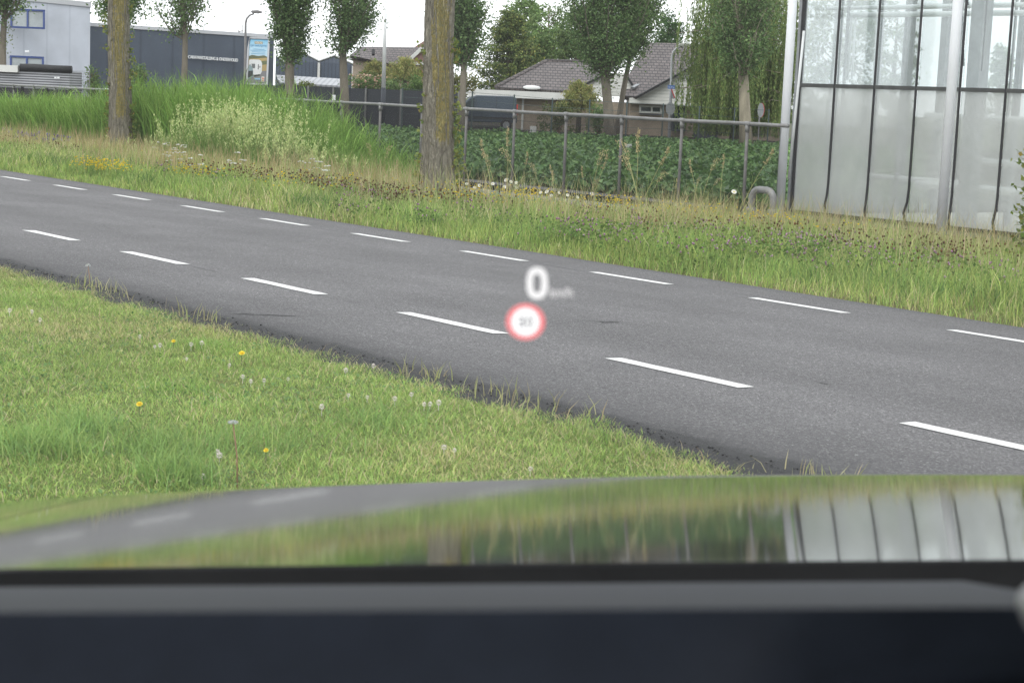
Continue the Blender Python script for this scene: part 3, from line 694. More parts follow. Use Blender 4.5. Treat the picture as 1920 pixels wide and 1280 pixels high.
# ------------------------------------------------------------------ trees
BLEAF = [(0.131, 0.215, 0.077), (0.169, 0.268, 0.092), (0.092, 0.162, 0.061), (0.230, 0.322, 0.131)]
def skeleton_poplar(base, top, r0, zb, zt, half, nl, seed, steep=1.9):
    rr = np.random.default_rng(seed); base = np.array(base, float); top = np.array(top, float)
    b = MB(); n = 9; pts = []; rad = []
    for i in range(n + 1):
        t = i / n; p = base * (1 - t) + top * t; w = .16 * half * math.sin(5 * t + seed)
        pts.append(p + RT * w * t); rad.append(r0 * (1.22 if i == 0 else 1.0) * (1 - .82 * t) + .012)
    b.tube(pts, rad, 10)
    out = []
    for k in range(nl):
        z = zb + (zt - zb) * rr.uniform(0, .95) ** 1.1; t = np.clip((z - base[2]) / (top[2] - base[2]), 0, .97)
        p0 = base * (1 - t) + top * t
        az = rr.uniform(0, 2 * np.pi); rise = (zt - zb)
        rel = (z - zb) / (rise + 1e-6)
        L_ = half * rr.uniform(.4, 1.3) * (.75 + .5 * min(1, rel * 2.2)); d = np.array([math.cos(az), math.sin(az), 0])
        m = 6; ps = [p0 + d * L_ * (s / m) ** .8 + np.array([0, 0, L_ * steep * (s / m) ** 1.25]) + rr.normal(size=3) * .03 * half * (s > 0) for s in range(m + 1)]
        rl = max(.012, r0 * .20 * (1 - .6 * rel)); b.tube(ps, [rl * (1 - .8 * s / m) + .006 for s in range(m + 1)], 5, False)
        out.append(ps)
        for q in range(3):
            s = rr.integers(2, m); d2 = rr.normal(size=3); d2[2] = abs(d2[2]) * 1.2 + .5; d2 /= np.linalg.norm(d2)
            l2 = L_ * rr.uniform(.3, .55); p2 = [ps[s] + d2 * l2 * u for u in (0, .5, 1)]
            b.tube(p2, [rl * .4, rl * .25, .005], 4, False); out.append(p2)
    return b, out
def leaf_along(paths, n, sig, size, cols, wts, t0=.25, ztop=1e9, zbot=-1e9, **kw):
    acc = Acc(); Ls = [len(p) for p in paths]
    i = rng.integers(0, len(paths), n); P = np.zeros((n, 3))
    u = rng.uniform(t0, 1, n) ** .85
    arr = [np.array(p) for p in paths]
    for j in range(len(paths)):
        m = np.where(i == j)[0]
        if len(m) == 0: continue
        a = arr[j]; f = u[m] * (len(a) - 1); k = np.minimum(f.astype(int), len(a) - 2); fr = (f - k)[:, None]
        P[m] = a[k] * (1 - fr) + a[k + 1] * fr
    cl = rng.normal(size=(len(paths), 3))  # tone per spray
    P += rng.normal(size=(n, 3)) * sig
    kk = (P[:, 2] < ztop) & (P[:, 2] > zbot); P = P[kk]; i = i[kk]
    col = pal(cols, wts, len(P), .22) * (1 + .16 * np.clip(cl[i, :1], -1.5, 1.5))
    leaves(P, rng.uniform(size * .7, size * 1.3, len(P)), np.clip(col, 0, 1), acc, **kw)
    return acc
def poplar(name, D, xb, yb, xt, yt, wpx, crown, nleaf, seed, label, nl=34, bark='wood_bark_far', cols=BLEAF, sprout=None, steep=1.9, size=.14, extra=.7, group='poplars along the far street', cat='poplar tree', dens=1.0):
    Sx = F / D; pb = atD(xb, yb, D); pt = atD(xt, yt, D)
    dirv = (pt - pb) / (pt[2] - pb[2])
    base = pb + dirv * (GZ - .05 - pb[2]); xl, xr, ytop, ybot = crown
    zb = atD(xb, ybot, D)[2]; zt = atD(xb, ytop, D)[2] + extra
    top = base + dirv * (zt + 1.0 - base[2])
    half = (xr - xl) / 2 / Sx
    root = empty(name, base, label, cat, group)
    sk, paths = skeleton_poplar(base, top, wpx / 2 / Sx, zb - .4, zt, half, nl, seed, steep)
    sk.build('trunk', M[bark], root, smooth=True)
    acc = leaf_along(paths, int(nleaf * 2.0), .13 * half + .10, size, cols, [3, 3, 2, 1], .18, zt + .8)
    if sprout:
        for (z0, z1, w, n) in sprout:
            P = base + dirv * rng.uniform(z0, z1, n)[:, None] + rng.normal(size=(n, 3)) * w
            leaves(P, rng.uniform(.08, .15, n), pal([(.12, .17, .04), (.16, .2, .05)], [1, 1], n), acc)
    acc.build('crown', M['leaf'], root)
    return root
poplar('poplar_tree', 84, 8, 105, 12, 0, 17, (-60, 55, -45, 25), 5510, 3, 'bare lower trunk of a poplar before the pale grey building', sprout=[(3.2, 4.5, .25, 120)])
poplar('poplar_tree', 72, 226, 100, 222, 0, 14, (150, 288, -45, 42), 6960, 5, 'poplar crown showing both sides of the thick left trunk')
poplar('poplar_tree', 82, 343, 145, 342, 0, 14, (268, 408, -45, 68), 3625, 6, 'thin crowned poplar before the lettered dark warehouse', nl=44, steep=1.5)
poplar('poplar_tree', 84, 543, 180, 543, 0, 22, (503, 590, -45, 118), 10440, 8, 'dense narrow poplar directly right of the caravan poster', sprout=[(1.3, 2.0, .3, 150)], nl=46, steep=2.6)
poplar('poplar_tree', 84, 647, 180, 648, 0, 19, (580, 718, -45, 92), 8120, 9, 'wide open crowned poplar before the zigzag shed roofs', nl=50, steep=1.6)
poplar('poplar_tree', 80, 866, 215, 868, 0, 15, (818, 930, -45, 112), 10875, 12, 'dark poplar half hidden behind the thick right trunk', nl=46, steep=2.2)
poplar('poplar_tree', 86, 1141, 215, 1135, 100, 21, (1052, 1200, -45, 140), 13775, 15, 'leaning poplar with heavy crown before the bungalow roof', nl=56, steep=1.7, sprout=[(2.2, 3.6, .3, 160)])
poplar('poplar_tree', 88, 1163, 215, 1185, 80, 12, (1120, 1246, -45, 110), 10150, 17, 'slimmer poplar stem just right of the leaning poplar', nl=46, steep=1.8)
poplar('poplar_tree', 80, 1396, 225, 1388, 100, 24, (1335, 1452, -45, 140), 7200, 19, 'pale trunked poplar standing in front of the willow', nl=56, bark='pale_bark', steep=1.7)

def clump_tree(name, D, cx, ybase, rows, nclump, nleaf, size, cols, label, cat, seed, trunk_px=14, flat=.7, clump_px=24, group=None, up=.3):
    """rows: [(y, halfwidth_px)] silhouette from top to bottom"""
    rr = np.random.default_rng(seed); Sx = F / D
    base = atD(cx, ybase, D); base[2] = GZ - .05
    root = empty(name, base, label, cat, group)
    yy = [r_[0] for r_ in rows]; ww = [r_[1] for r_ in rows]
    ztop = atD(cx, yy[0], D)[2]
    b = MB(); b.tube([base, base * .5 + np.array([base[0], base[1], ztop]) * .5, (base[0], base[1], ztop - .2)], [trunk_px / 2 / Sx, trunk_px / 3.2 / Sx, .02], 8)
    acc = Acc()
    area = np.array([max(w, 2) for w in np.interp(np.linspace(yy[0], yy[-1], 60), yy, ww)]); area = area / area.sum()
    for c in range(nclump):
        y = np.linspace(yy[0], yy[-1], 60)[rr.choice(60, p=area)]; w = np.interp(y, yy, ww)
        az = rr.uniform(0, 2 * np.pi); q = rr.uniform(.15, 1) ** .5
        z = atD(cx, y, D)[2]; rad = w / Sx * q
        P0 = np.array([base[0] + math.cos(az) * rad, base[1] + math.sin(az) * rad, z])
        s = clump_px / Sx * rr.uniform(.5, 1.1); n = max(6, int(nleaf / nclump * rr.uniform(.6, 1.4)))
        dv = rr.normal(size=(n, 3)); dv /= np.linalg.norm(dv, axis=1)[:, None]
        P = P0 + dv * s * rr.uniform(.3, 1, (n, 1)) * np.array([1, 1, flat])
        tone = rr.uniform(.75, 1.25)
        leaves(P, rng.uniform(size * .7, size * 1.3, n), np.clip(pal(cols, [3, 3, 2, 1], n, .2) * tone, 0, 1), acc, up, .62)
        if c % 3 == 0:
            zz = max(base[2] + .3, z - rad * .7); b.tube([(base[0], base[1], zz), P0], [.05, .012], 4, False)
    b.build('trunk', M['wood_bark_far'], root, smooth=True); acc.build('crown', M['leaf'], root)
    return root
def conifer(name, D, cx, ytop, ybot, wpx, label, seed, cols):
    rr = np.random.default_rng(seed); Sx = F / D
    base = atD(cx, ybot, D); base[2] = GZ - .05; zt = atD(cx, ytop, D)[2]; H = zt - base[2]
    root = empty(name, base, label, 'conifer tree', 'garden trees behind the bungalow')
    b = MB(); b.tube([base, (base[0], base[1], zt)], [.28, .03], 8); acc = Acc()
    nw = 34
    for k in range(nw):
        t = k / nw; z = base[2] + .5 + (H - .5) * t
        Rr = (wpx / 2 / Sx) * (1 - t) ** .62 * (.92 if t < .1 else 1) + .12
        for j in range(13):
            az = rr.uniform(0, 2 * np.pi); l = Rr * rr.uniform(.6, 1.12)
            d = np.array([math.cos(az), math.sin(az), 0]); droop = rr.uniform(-.05, .35)
            p0 = np.array([base[0], base[1], z]); p1 = p0 + d * l + np.array([0, 0, .28 * l - droop * l])
            if j % 4 == 0: b.tube([p0, p1], [.03, .006], 4, False)
            n = 46; u = rr.uniform(.3, 1.03, n)[:, None]
            P = p0 + (p1 - p0) * u + rr.normal(size=(n, 3)) * np.array([.16, .16, .05]) * (.5 + u)
            tip = (u[:, 0] > .8)
            col = pal(cols, [3, 3, 2, 1], n, .2) * rr.uniform(.8, 1.2); col[tip] *= np.array([1.35, 1.25, 1.0])
            leaves(P, rng.uniform(.12, .24, n), np.clip(col, 0, 1), acc, 1.5, .5)
    b.build('trunk', M['wood_bark_far'], root, smooth=True); acc.build('crown', M['leaf'], root)
conifer('conifer_tree', 112, 948, 22, 250, 185, 'broad dark conifer left behind the bungalow roof', 4, [(0.106, 0.156, 0.056), (0.150, 0.200, 0.069), (0.069, 0.112, 0.044), (0.237, 0.263, 0.088)])
LIGHT = [(.17, .26, .09), (.22, .32, .11), (.12, .20, .07), (.30, .40, .16)]
clump_tree('garden_tree', 124, 1020, 240, [(8, 8), (30, 34), (70, 50), (150, 48), (200, 40)], 160, 11000, .2, LIGHT, 'bright green broadleaf tree right behind the dark conifer', 'broadleaf tree', 31, group='garden trees behind the bungalow')
clump_tree('garden_tree', 128, 975, 240, [(4, 10), (30, 40), (90, 52), (180, 40)], 140, 9000, .2, LIGHT, 'pale green tree top above the dark conifer', 'broadleaf tree', 32, group='garden trees behind the bungalow')
clump_tree('garden_tree', 120, 1075, 240, [(25, 10), (60, 38), (120, 50), (190, 40)], 130, 9000, .2, [(.12, .19, .06), (.15, .22, .07), (.085, .14, .05), (.2, .27, .09)], 'mid green tree behind the crown of the leaning poplar', 'broadleaf tree', 33, group='garden trees behind the bungalow')
clump_tree('garden_tree', 135, 1243, 240, [(30, 8), (45, 22), (85, 30), (150, 30)], 80, 5200, .2, [(.08, .15, .06), (.10, .18, .065), (.06, .115, .05), (.14, .22, .08)], 'dark green tree top behind the right hand roof ridge', 'broadleaf tree', 34, group='garden trees behind the bungalow')

def willow():
    D = 92; Sx = F / D; base = atD(1382, 240, D); base[2] = GZ - .05
    root = empty('willow_tree', base, 'weeping willow trailing yellow green strands beside the greenhouse', 'willow tree')
    b = MB(); zt = atD(1382, -10, D)[2]; acc = Acc(); rr = np.random.default_rng(77)
    b.tube([base, base + np.array([.1, 0, 2.2]), (base[0], base[1], zt)], [.4, .33, .12], 10)
    halfm = 124 / Sx
    for k in range(290):
        az = rr.uniform(0, 2 * np.pi); z0 = base[2] + rr.uniform(1.8, zt - base[2]); d = np.array([math.cos(az), math.sin(az), 0])
        l = halfm * rr.uniform(.35, 1.05); rise = rr.uniform(.4, 1.4)
        p0 = np.array([base[0], base[1], z0]); p1 = p0 + d * l * .6 + np.array([0, 0, rise]); p2 = p0 + d * l + np.array([0, 0, rise * .7])
        b.tube([p0, p1, p2], [.06, .03, .01], 4, False)
        for s in range(11):
            u = rr.uniform(.3, 1); q = p0 + (p2 - p0) * u + np.array([0, 0, rise * .25]) + rr.normal(size=3) * .18
            ln = min(rr.uniform(1.2, 3.4), max(.5, q[2] - (GZ + .4)))
            n = int(18 * ln) + 5; t = np.sort(rr.uniform(0, 1, n)); sw = rr.normal(size=2) * .12
            P = q + np.stack([sw[0] * t ** 2, sw[1] * t ** 2, -ln * t], 1) + rr.normal(size=(n, 3)) * .03
            leaves(P, rng.uniform(.12, .22, n), pal([(0.224, 0.314, 0.098), (0.284, 0.382, 0.120), (0.164, 0.247, 0.083), (0.419, 0.463, 0.164)], [3, 3, 2, 1], n, .15) * rr.uniform(.65, 1.3), acc, 0, .26, 4.0)
    b.build('trunk', M['pale_bark'], root, smooth=True); acc.build('crown', M['leaf'], root)
willow()
clump_tree('shelter_tree', 96, 1560, 250, [(-40, 60), (40, 80), (150, 84), (230, 70)], 120, 7000, .22, BLEAF, 'dark tree mass seen through the left greenhouse panes', 'broadleaf tree', 41, clump_px=30)
clump_tree('shelter_tree', 110, 1668, 250, [(10, 18), (60, 40), (160, 44), (230, 40)], 60, 3600, .22, BLEAF, 'hazy tree seen through the middle greenhouse panes', 'broadleaf tree', 42, clump_px=24)
clump_tree('shelter_tree', 150, 1868, 250, [(82, 4), (110, 18), (170, 26), (230, 26)], 60, 3000, .28, BLEAF, 'pointed poplar seen far through the right greenhouse pane', 'poplar tree', 43, clump_px=13, flat=1.3)

def palm(D, cx, ybase, ycrown, rpx, n, label, cols, seed, trunk=.13):
    rr = np.random.default_rng(seed); Sx = F / D; base = atD(cx, ybase, D); base[2] = GZ - .03
    root = empty('fan_palm', base, label, 'palm', 'garden palms'); zc = atD(cx, ycrown, D)[2]
    MB().tube([base, (base[0], base[1], zc)], [trunk * 1.2, trunk], 9).build('trunk', M['palm_stem'], root, smooth=True)
    acc = Acc()
    for k in range(n):
        az = rr.uniform(0, 2 * np.pi); el = rr.uniform(-.5, 1.45); l = rpx / Sx * rr.uniform(.75, 1.1)
        d = np.array([math.cos(az) * math.cos(el), math.sin(az) * math.cos(el), math.sin(el)])
        m = 34; t = rr.uniform(.45, 1, m); P = np.array([base[0], base[1], zc]) + d * (l * t)[:, None] * np.array([1, 1, 1]); P[:, 2] -= (l * .28 * t ** 2.2)
        P += rr.normal(size=(m, 3)) * .09
        leaves(P, rng.uniform(.2, .36, m), pal(cols, [3, 2, 2, 1], m, .18), acc, .3, .16, .5)
    acc.build('crown', M['leaf'], root)
PC = [(0.324, 0.351, 0.115), (0.432, 0.419, 0.149), (0.230, 0.284, 0.095), (0.567, 0.499, 0.216)]
palm(100, 1085, 225, 186, 40, 110, 'bushy yellow green palm at the bungalow brick wall', PC, 1)
palm(104, 758, 175, 140, 38, 100, 'fan palm with short trunk right of the white flagpole', PC, 2)
palm(106, 702, 175, 142, 32, 95, 'rounder olive green palm left of the white flagpole', [(0.275, 0.288, 0.100), (0.362, 0.338, 0.112), (0.200, 0.225, 0.081), (0.425, 0.388, 0.150)], 3)
def shrub(D, cx, ytop, ybot, wpx, n, label, cols, seed, blossom=None, size=.13, name='garden_shrub', group='shrubs behind the dark fence'):
    Sx = F / D; base = atD(cx, ybot, D); zt = atD(cx, ytop, D)[2]; base[2] = min(base[2] - .2, zt - .5)
    root = empty(name, (base[0], base[1], GZ - .03), label, 'shrub', group); rr = np.random.default_rng(seed)
    b = MB()
    for k in range(5): b.tube([(base[0], base[1], GZ - .03), (base[0] + rr.normal() * wpx / Sx / 5, base[1] + rr.normal() * wpx / Sx / 5, zt - .3)], [.04, .01], 5)
    b.build('stem', M['stem'], root)
    acc = Acc(); nc = 26
    for c in range(nc):
        q = rr.normal(size=3) * np.array([wpx / Sx / 4.2, wpx / Sx / 4.2, 0]); z = rr.uniform(base[2], zt - .12)
        k = n // nc; P = np.array([base[0], base[1], z]) + q + rr.normal(size=(k, 3)) * .16
        leaves(P, rng.uniform(size * .7, size * 1.3, k), pal(cols, [3, 3, 2, 1], k, .2) * rr.uniform(.8, 1.2), acc, .4)
    if blossom is not None:
        k = 130; P = np.array([base[0], base[1], 0]) + rr.normal(size=(k, 3)) * np.array([wpx / Sx / 4, wpx / Sx / 4, 0]); P[:, 2] = rr.uniform(base[2] + .2, zt + .08, k)
        heads(P, rng.uniform(.05, .09, k), pal([blossom], [1], k, .15), acc, .8)
    acc.build('foliage', M['leaf'], root)
SG = [(.12, .2, .065), (.16, .24, .08), (.09, .155, .05), (.22, .29, .1)]
shrub(94, 684, 143, 164, 66, 1800, 'rose bush in peach pink bloom beside the flagpole', SG, 1, (.7, .50, .40))
shrub(94, 782, 146, 178, 42, 1600, 'fresh green bush just left of the thick right trunk', [(.10, .19, .04), (.13, .22, .05), (.07, .14, .03), (.17, .26, .07)], 2)
shrub(94, 740, 150, 168, 60, 1300, 'low dark hedge under the fan palm', SG, 3)
shrub(94, 575, 155, 172, 34, 900, 'olive topped bush behind the narrow poplar', [(.12, .15, .035), (.15, .18, .04), (.09, .12, .03), (.18, .2, .06)], 4)
shrub(90, 176, 126, 165, 16, 700, 'dark bush at the corner of the pale grey building', SG, 5, group='bushes along the warehouse')
shrub(90, 262, 122, 165, 24, 900, 'young conical bush at the foot of the dark warehouse', SG, 6, group='bushes along the warehouse')
shrub(96, 1048, 195, 240, 70, 1500, 'leafy bush at the left of the bungalow palm', [(.10, .14, .04), (.14, .17, .05), (.07, .11, .03), (.18, .2, .07)], 7, group='shrubs by the bungalow')
shrub(96, 1122, 195, 240, 40, 1000, 'small green bush between palm and leaning poplar', SG, 8, group='shrubs by the bungalow')
shrub(96, 862, 140, 170, 60, 1500, 'yellowing bush behind the thick right trunk', [(.15, .16, .05), (.2, .19, .06), (.1, .14, .04), (.22, .2, .08)], 9, group='shrubs by the bungalow')

def near_tree(X, Y, r0, lean, label, seed, spr):
    rr = np.random.default_rng(seed); zb = float(gz(X, Y)) - .12; base = np.array([X, Y, zb])
    root = empty('lichen_poplar', base, label, 'tree', 'big trees on the far verge')
    nsid, nr_ = 128, 190; H = 8.5; V = []; 
    ang = np.linspace(0, 2 * np.pi, nsid, endpoint=False)
    cx = lambda z: base + np.array([RT[0], RT[1], 0]) * (lean * z) * 1.0 + np.array([.03 * math.sin(z * .9 + seed), .02 * math.sin(z * 1.3), z])
    ph = rr.uniform(0, 6, 8)
    for i in range(nr_ + 1):
        z = H * i / nr_
        fl = 1 + .38 * math.exp(-z / .28)
        r = r0 * fl * (1 - .045 * z)
        but = .10 * math.exp(-z / .5) * np.sin(5 * ang + ph[0])
        big = .05 * np.sin(2 * ang + ph[1] + z * .7) + .03 * np.sin(3 * ang + ph[2] - z * 1.1)
        fur = .05 - .13 * np.abs(vn(ang * 7 + 40 + .8 * math.sin(z * 2.3), np.full(nsid, z * 1.1), 1.0, seed) - .5) - .06 * np.abs(vn(ang * 13 + 11, np.full(nsid, z * 2.2), 1.0, seed + 2) - .5) + .015 * (vn(ang * 22, np.full(nsid, z * 3.2), 1.0, seed + 1) - .5) * 2
        # knots
        kn = sum(.10 * np.exp(-((np.angle(np.exp(1j * (ang - a0)))) / .28) ** 2 - ((z - z0) / .10) ** 2) for a0, z0 in spr['knots'])
        rad = r * (1 + but + big + fur + kn)
        c = cx(z)
        V.append(np.stack([c[0] + rad * np.cos(ang), c[1] + rad * np.sin(ang), np.full(nsid, c[2])], 1))
    V = np.concatenate(V); T = []
    for i in range(nr_):
        a = i * nsid + np.arange(nsid); b_ = i * nsid + (np.arange(nsid) + 1) % nsid
        T.append(np.stack([a, b_, b_ + nsid], 1)); T.append(np.stack([a, b_ + nsid, a + nsid], 1))
    tr = arr_mesh('trunk', V, np.concatenate(T), None, M['bark'], root, smooth=True)
    b = MB(); paths = []
    for k in range(16):
        z = rr.uniform(4.6, 8.3); az = rr.uniform(0, 6.28); p0 = cx(z); d = np.array([math.cos(az), math.sin(az), 0]); l = rr.uniform(1.2, 2.4)
        ps = [p0 + d * l * (s / 5) ** .8 + np.array([0, 0, l * 1.5 * (s / 5) ** 1.2]) for s in range(6)]
        b.tube(ps, [.07 * (1 - s / 6) + .01 for s in range(6)], 6, False); paths.append(ps)
    b.build('limbs', M['bark'], root, smooth=True)
    acc = leaf_along(paths, 2600, .3, .12, BLEAF, [3, 3, 2, 1], .3); acc.build('crown', M['leaf'], root)
    # sprouting shoots out of the bark
    A = Acc(); tw = MB()
    yl = [(.20, .25, .045), (.26, .28, .05), (.15, .21, .04), (.33, .24, .06)]
    for (z0, z1, side, n, ext) in spr['shoots']:
        for k in range(n):
            z = rr.uniform(z0, z1); zz = z - zb; c = cx(zz); rad = r0 * (1 + .38 * math.exp(-zz / .28)) * (1 - .045 * zz)
            d = RT * side + FWH * rr.uniform(-.7, .5); d /= np.linalg.norm(d)
            p0 = c + d * rad * .95; e = rr.uniform(.3, 1) * ext; p1 = p0 + d * e + np.array([0, 0, rr.uniform(-.02, .9) * e])
            tw.tube([p0, p1], [.005, .002], 4, False)
            m = rr.integers(3, 7); t = rr.uniform(.15, 1.05, (m, 1))
            leaves(p0 + (p1 - p0) * t + rr.normal(size=(m, 3)) * .02, rng.uniform(.045, .085, m), pal(yl, [3, 2, 3, .6], m, .15), A, .2, .85)
    o = tw.build('shoots', M['green_stem'], root); o['kind'] = 'stuff'; o = A.build('shoot_leaves', M['leaf'], root); o['kind'] = 'stuff'
    return root
t1 = atZ(225, 293, -.4); t2 = atZ(819, 374, -.4)
near_tree(t1[0], t1[1], .285, -.012, 'thick lichen spotted trunk standing among the reeds', 3, dict(
    knots=[(-1.1, 2.9), (-.4, 2.2), (-2.0, 1.9)],
    shoots=[(2.0, 3.2, -1, 22, .22), (1.0, 2.2, 1, 26, .16), (-.35, .9, 1, 34, .16), (-.2, .9, -1, 26, .16), (2.2, 3.2, 1, 10, .15), (1.0, 1.6, -1, 8, .1)]))
near_tree(t2[0], t2[1], .285, -.012, 'thick furrowed trunk in front of the pipe fence with yellow lichen', 9, dict(
    knots=[(-1.3, 2.4), (-.5, 1.3), (-1.8, .7)],
    shoots=[(1.6, 2.2, -1, 10, .15), (.6, 1.4, -1, 9, .12), (-.35, .35, -1, 18, .18), (1.6, 2.3, 1, 14, .12), (.4, 1.6, 1, 26, .13), (-.35, .45, 1, 34, .20), (.6, .9, 1, 8, .12)]))
near_tree(-11.62, 16.45, .28, .0, 'leafy shoots of a trunk cut off by the right picture edge', 5, dict(
    knots=[], shoots=[(-.3, .9, -1, 70, .36), (.9, 1.4, -1, 16, .2), (2.0, 2.6, -1, 10, .18), (-.3, .9, -1, 30, .22)]))

# ------------------------------------------------------------------ helpers for far built things
def down(P, z): q = np.array(P, float).copy(); q[2] = z; return q
def along(P, dist, side=0.0):
    v = np.array(P) - CAMP; v[2] = 0; v /= np.linalg.norm(v); return v * dist + RT * side
def wall_from_top(pts, thick, z=GZ - .05, off=None):
    """prism whose top outline is the list of world points, running down to z, extruded away from the viewer"""
    b = MB(); poly = list(pts) + [down(pts[-1], z), down(pts[0], z)]
    return b.prism(poly, FWH * thick if off is None else off)
def quadpx(px0, py0, px1, py1, D, thick, inset=0.0, skew=0.042):
    d = skew * (px1 - px0)
    P = [atD(px0, py0, D), atD(px1, py0 + d, D), atD(px1, py1 + d, D), atD(px0, py1, D)]
    P = [p - FWH * inset for p in P]
    return P
def plate(mb, P, thick): return mb.prism(P, FWH * thick)
def text_on(name, s, TL, TR, BL, thick, mat, parent=None, bold=.0, loc=None):
    cu = bpy.data.curves.new(name, 'FONT'); cu.body = s; cu.extrude = 0.0; cu.offset = bold; cu.resolution_u = 3
    tmp = bpy.data.objects.new(name, cu); COL.objects.link(tmp)
    dg = bpy.context.evaluated_depsgraph_get(); dg.update()
    me = bpy.data.meshes.new_from_object(tmp.evaluated_get(dg)); bpy.data.objects.remove(tmp)
    co = np.zeros(len(me.vertices) * 3); me.vertices.foreach_get('co', co); co = co.reshape(-1, 3)
    lo = co.min(0); hi = co.max(0); u = (co[:, 0] - lo[0]) / (hi[0] - lo[0]); v = (hi[1] - co[:, 1]) / (hi[1] - lo[1])
    TL, TR, BL = (np.array(q, float) for q in (TL, TR, BL))
    P = TL + np.outer(u, TR - TL) + np.outer(v, BL - TL)
    fs = [tuple(p.vertices) for p in me.polygons]; n = len(P)
    nrm = np.cross(TR - TL, BL - TL); nrm /= np.linalg.norm(nrm)
    ed = {}
    for f in fs:
        for a, b_ in zip(f, f[1:] + f[:1]): ed[(a, b_)] = 1
    side = [(a, b_, b_ + n, a + n) for (a, b_) in ed if (b_, a) not in ed]
    b = MB(); b.add(list(P) + list(P + nrm * thick), fs + [tuple(i + n for i in reversed(f)) for f in fs] + side)
    bpy.data.meshes.remove(me)
    return b.build(name, mat, parent, loc)

# grey office block
A0 = atD(-110, -18, 93); A1 = atD(169.5, 10, 98)
r = empty('office_building', down(A1, GZ), 'pale grey two storey office block with blue framed windows', 'building')
wall_from_top([A0 - np.array([0, 0, .12]), A1 - np.array([0, 0, .12])], 9, off=along(A1, 9, -.5)).build('wall', M['panel_seams'], r)
e = MB(); e.prism([A0 + np.array([0, 0, .16]) - FWH * .06, A1 + np.array([0, 0, .16]) - FWH * .06 + RT * .06, A1 - np.array([0, 0, .115]) - FWH * .06 + RT * .06, A0 - np.array([0, 0, .115]) - FWH * .06], along(A1, 9.1, -.5)); e.build('roof_edge', M['grey_edge'], r)
def window(parent, x0, y0, x1, y1, D, frame, glass, split=(.5,), inset=.05, fw=.10, name='window'):
    P = quadpx(x0, y0, x1, y1, D, .1, inset); TL, TR, BR, BL = P
    o = MB(); ux = (TR - TL) / np.linalg.norm(TR - TL); uz = (TL - BL) / np.linalg.norm(TL - BL)
    def bar_(a, b_, w): o.bar(a, b_, w, w)
    bar_(TL - ux * fw / 2, TR + ux * fw / 2, fw); bar_(BL - ux * fw / 2, BR + ux * fw / 2, fw); bar_(TL - uz * fw / 2, BL + uz * fw / 2, fw * .98); bar_(TR - uz * fw / 2, BR + uz * fw / 2, fw * .98)
    for s in split: bar_(TL * (1 - s) + TR * s - uz * fw / 2, BL * (1 - s) + BR * s + uz * fw / 2, fw * .98)
    w = o.build(name, frame, parent)
    MB().prism([p + FWH * .015 for p in P], FWH * .02).build('pane', glass, w)
    return w
window(r, 22, 18, 83, 51, 94.9, M['blue_frame'], M['lit_glass'])
window(r, 21, 106, 81, 142, 94.9, M['blue_frame'], M['lit_glass'])
MB().prism([p for p in quadpx(48, 95, 56, 99, 95.2, .1, .16)], FWH * .14).build('wall_lamp', M['white_paint'], r, bevel=.03)

# slate warehouse
B0 = atD(165, 44, 100.5); B1 = atD(514, 67, 108.5)
r = empty('warehouse', down(B0, GZ), 'long dark slate warehouse with white lettering', 'building')
wl = wall_from_top([B0 - np.array([0, 0, .16]), B1 - np.array([0, 0, .16])], 24, off=along(B1, 24, -1)); wl.build('wall', M['slate_ribs'], r)
MB().prism([B0 + np.array([0, 0, .05]) - FWH * .08, B1 + np.array([0, 0, .05]) - FWH * .08, B1 - np.array([0, 0, .155]) - FWH * .08, B0 - np.array([0, 0, .155]) - FWH * .08], along(B1, 24.2, -1)).build('roof_edge', M['grey_edge'], r)
def wD(px): return 100.5 + (px - 165) / (514 - 165) * 8.0
def onwall(px, py, off=.06): return atD(px, py, wD(px)) - FWH * off
TL = onwall(353.8, 103.8, .12); TR = onwall(447, 110.4, .12); BL = onwall(353.8, 110.0, .12)
text_on('lettering', 'CARAVANSTALLING & ONDERHOUD', TL, TR, BL, .05, M['white_paint'], r, .008)
b = MB()
for px, y0 in ((447.5, 56), (454, 46), (449.5, 60)):
    b.tube([atD(px, 70, 110), atD(px, y0, 110)], .03, 5)
b.tube([atD(446, 60, 110), atD(456, 58, 110)], .03, 5); b.build('aerial', M['lamp_pole'], r)

# caravan poster
pD = wD(483) - .3
def pp(u, v): # u,v in 0..1 on the poster
    tl = np.array([466.5, 71.0]); tr = np.array([504.5, 72.5]); bl = np.array([462.5, 157.5])
    q = tl + u * (tr - tl) + v * (bl - tl); return q
def pw(u, v, off): q = pp(u, v); return atD(q[0], q[1], pD) - FWH * off
r = empty('poster_board', down(pw(.5, 1, 0), GZ), 'tall framed caravan holiday poster on the dark warehouse wall', 'billboard')
def pprint(name, poly, off, mat, parent, th=.006): return MB().prism([pw(u, v, off) for u, v in poly], FWH * th).build(name, mat, parent)
def flat(name, c, rough=.5): return pm(name, c, rough, .08, 2.0)
back = pprint('board', [(0, 0), (1, 0), (1, 1), (0, 1)], 0.0, flat('poster_board_grey', (.3, .31, .32)), r, .1)
fr = MB()
for a, b_ in (((-.02, 0), (1.02, 0)), ((-.02, 1), (1.02, 1)), ((0, -.01), (0, 1.01)), ((1, -.01), (1, 1.01))):
    fr.bar(pw(*a, .04), pw(*b_, .04), .10, .10)
fr.build('frame', M['grey_edge'], r)
pr = MB()
pic = pprint('picture', [(.05, .03), (.95, .03), (.95, .97), (.05, .97)], .02, None, r)
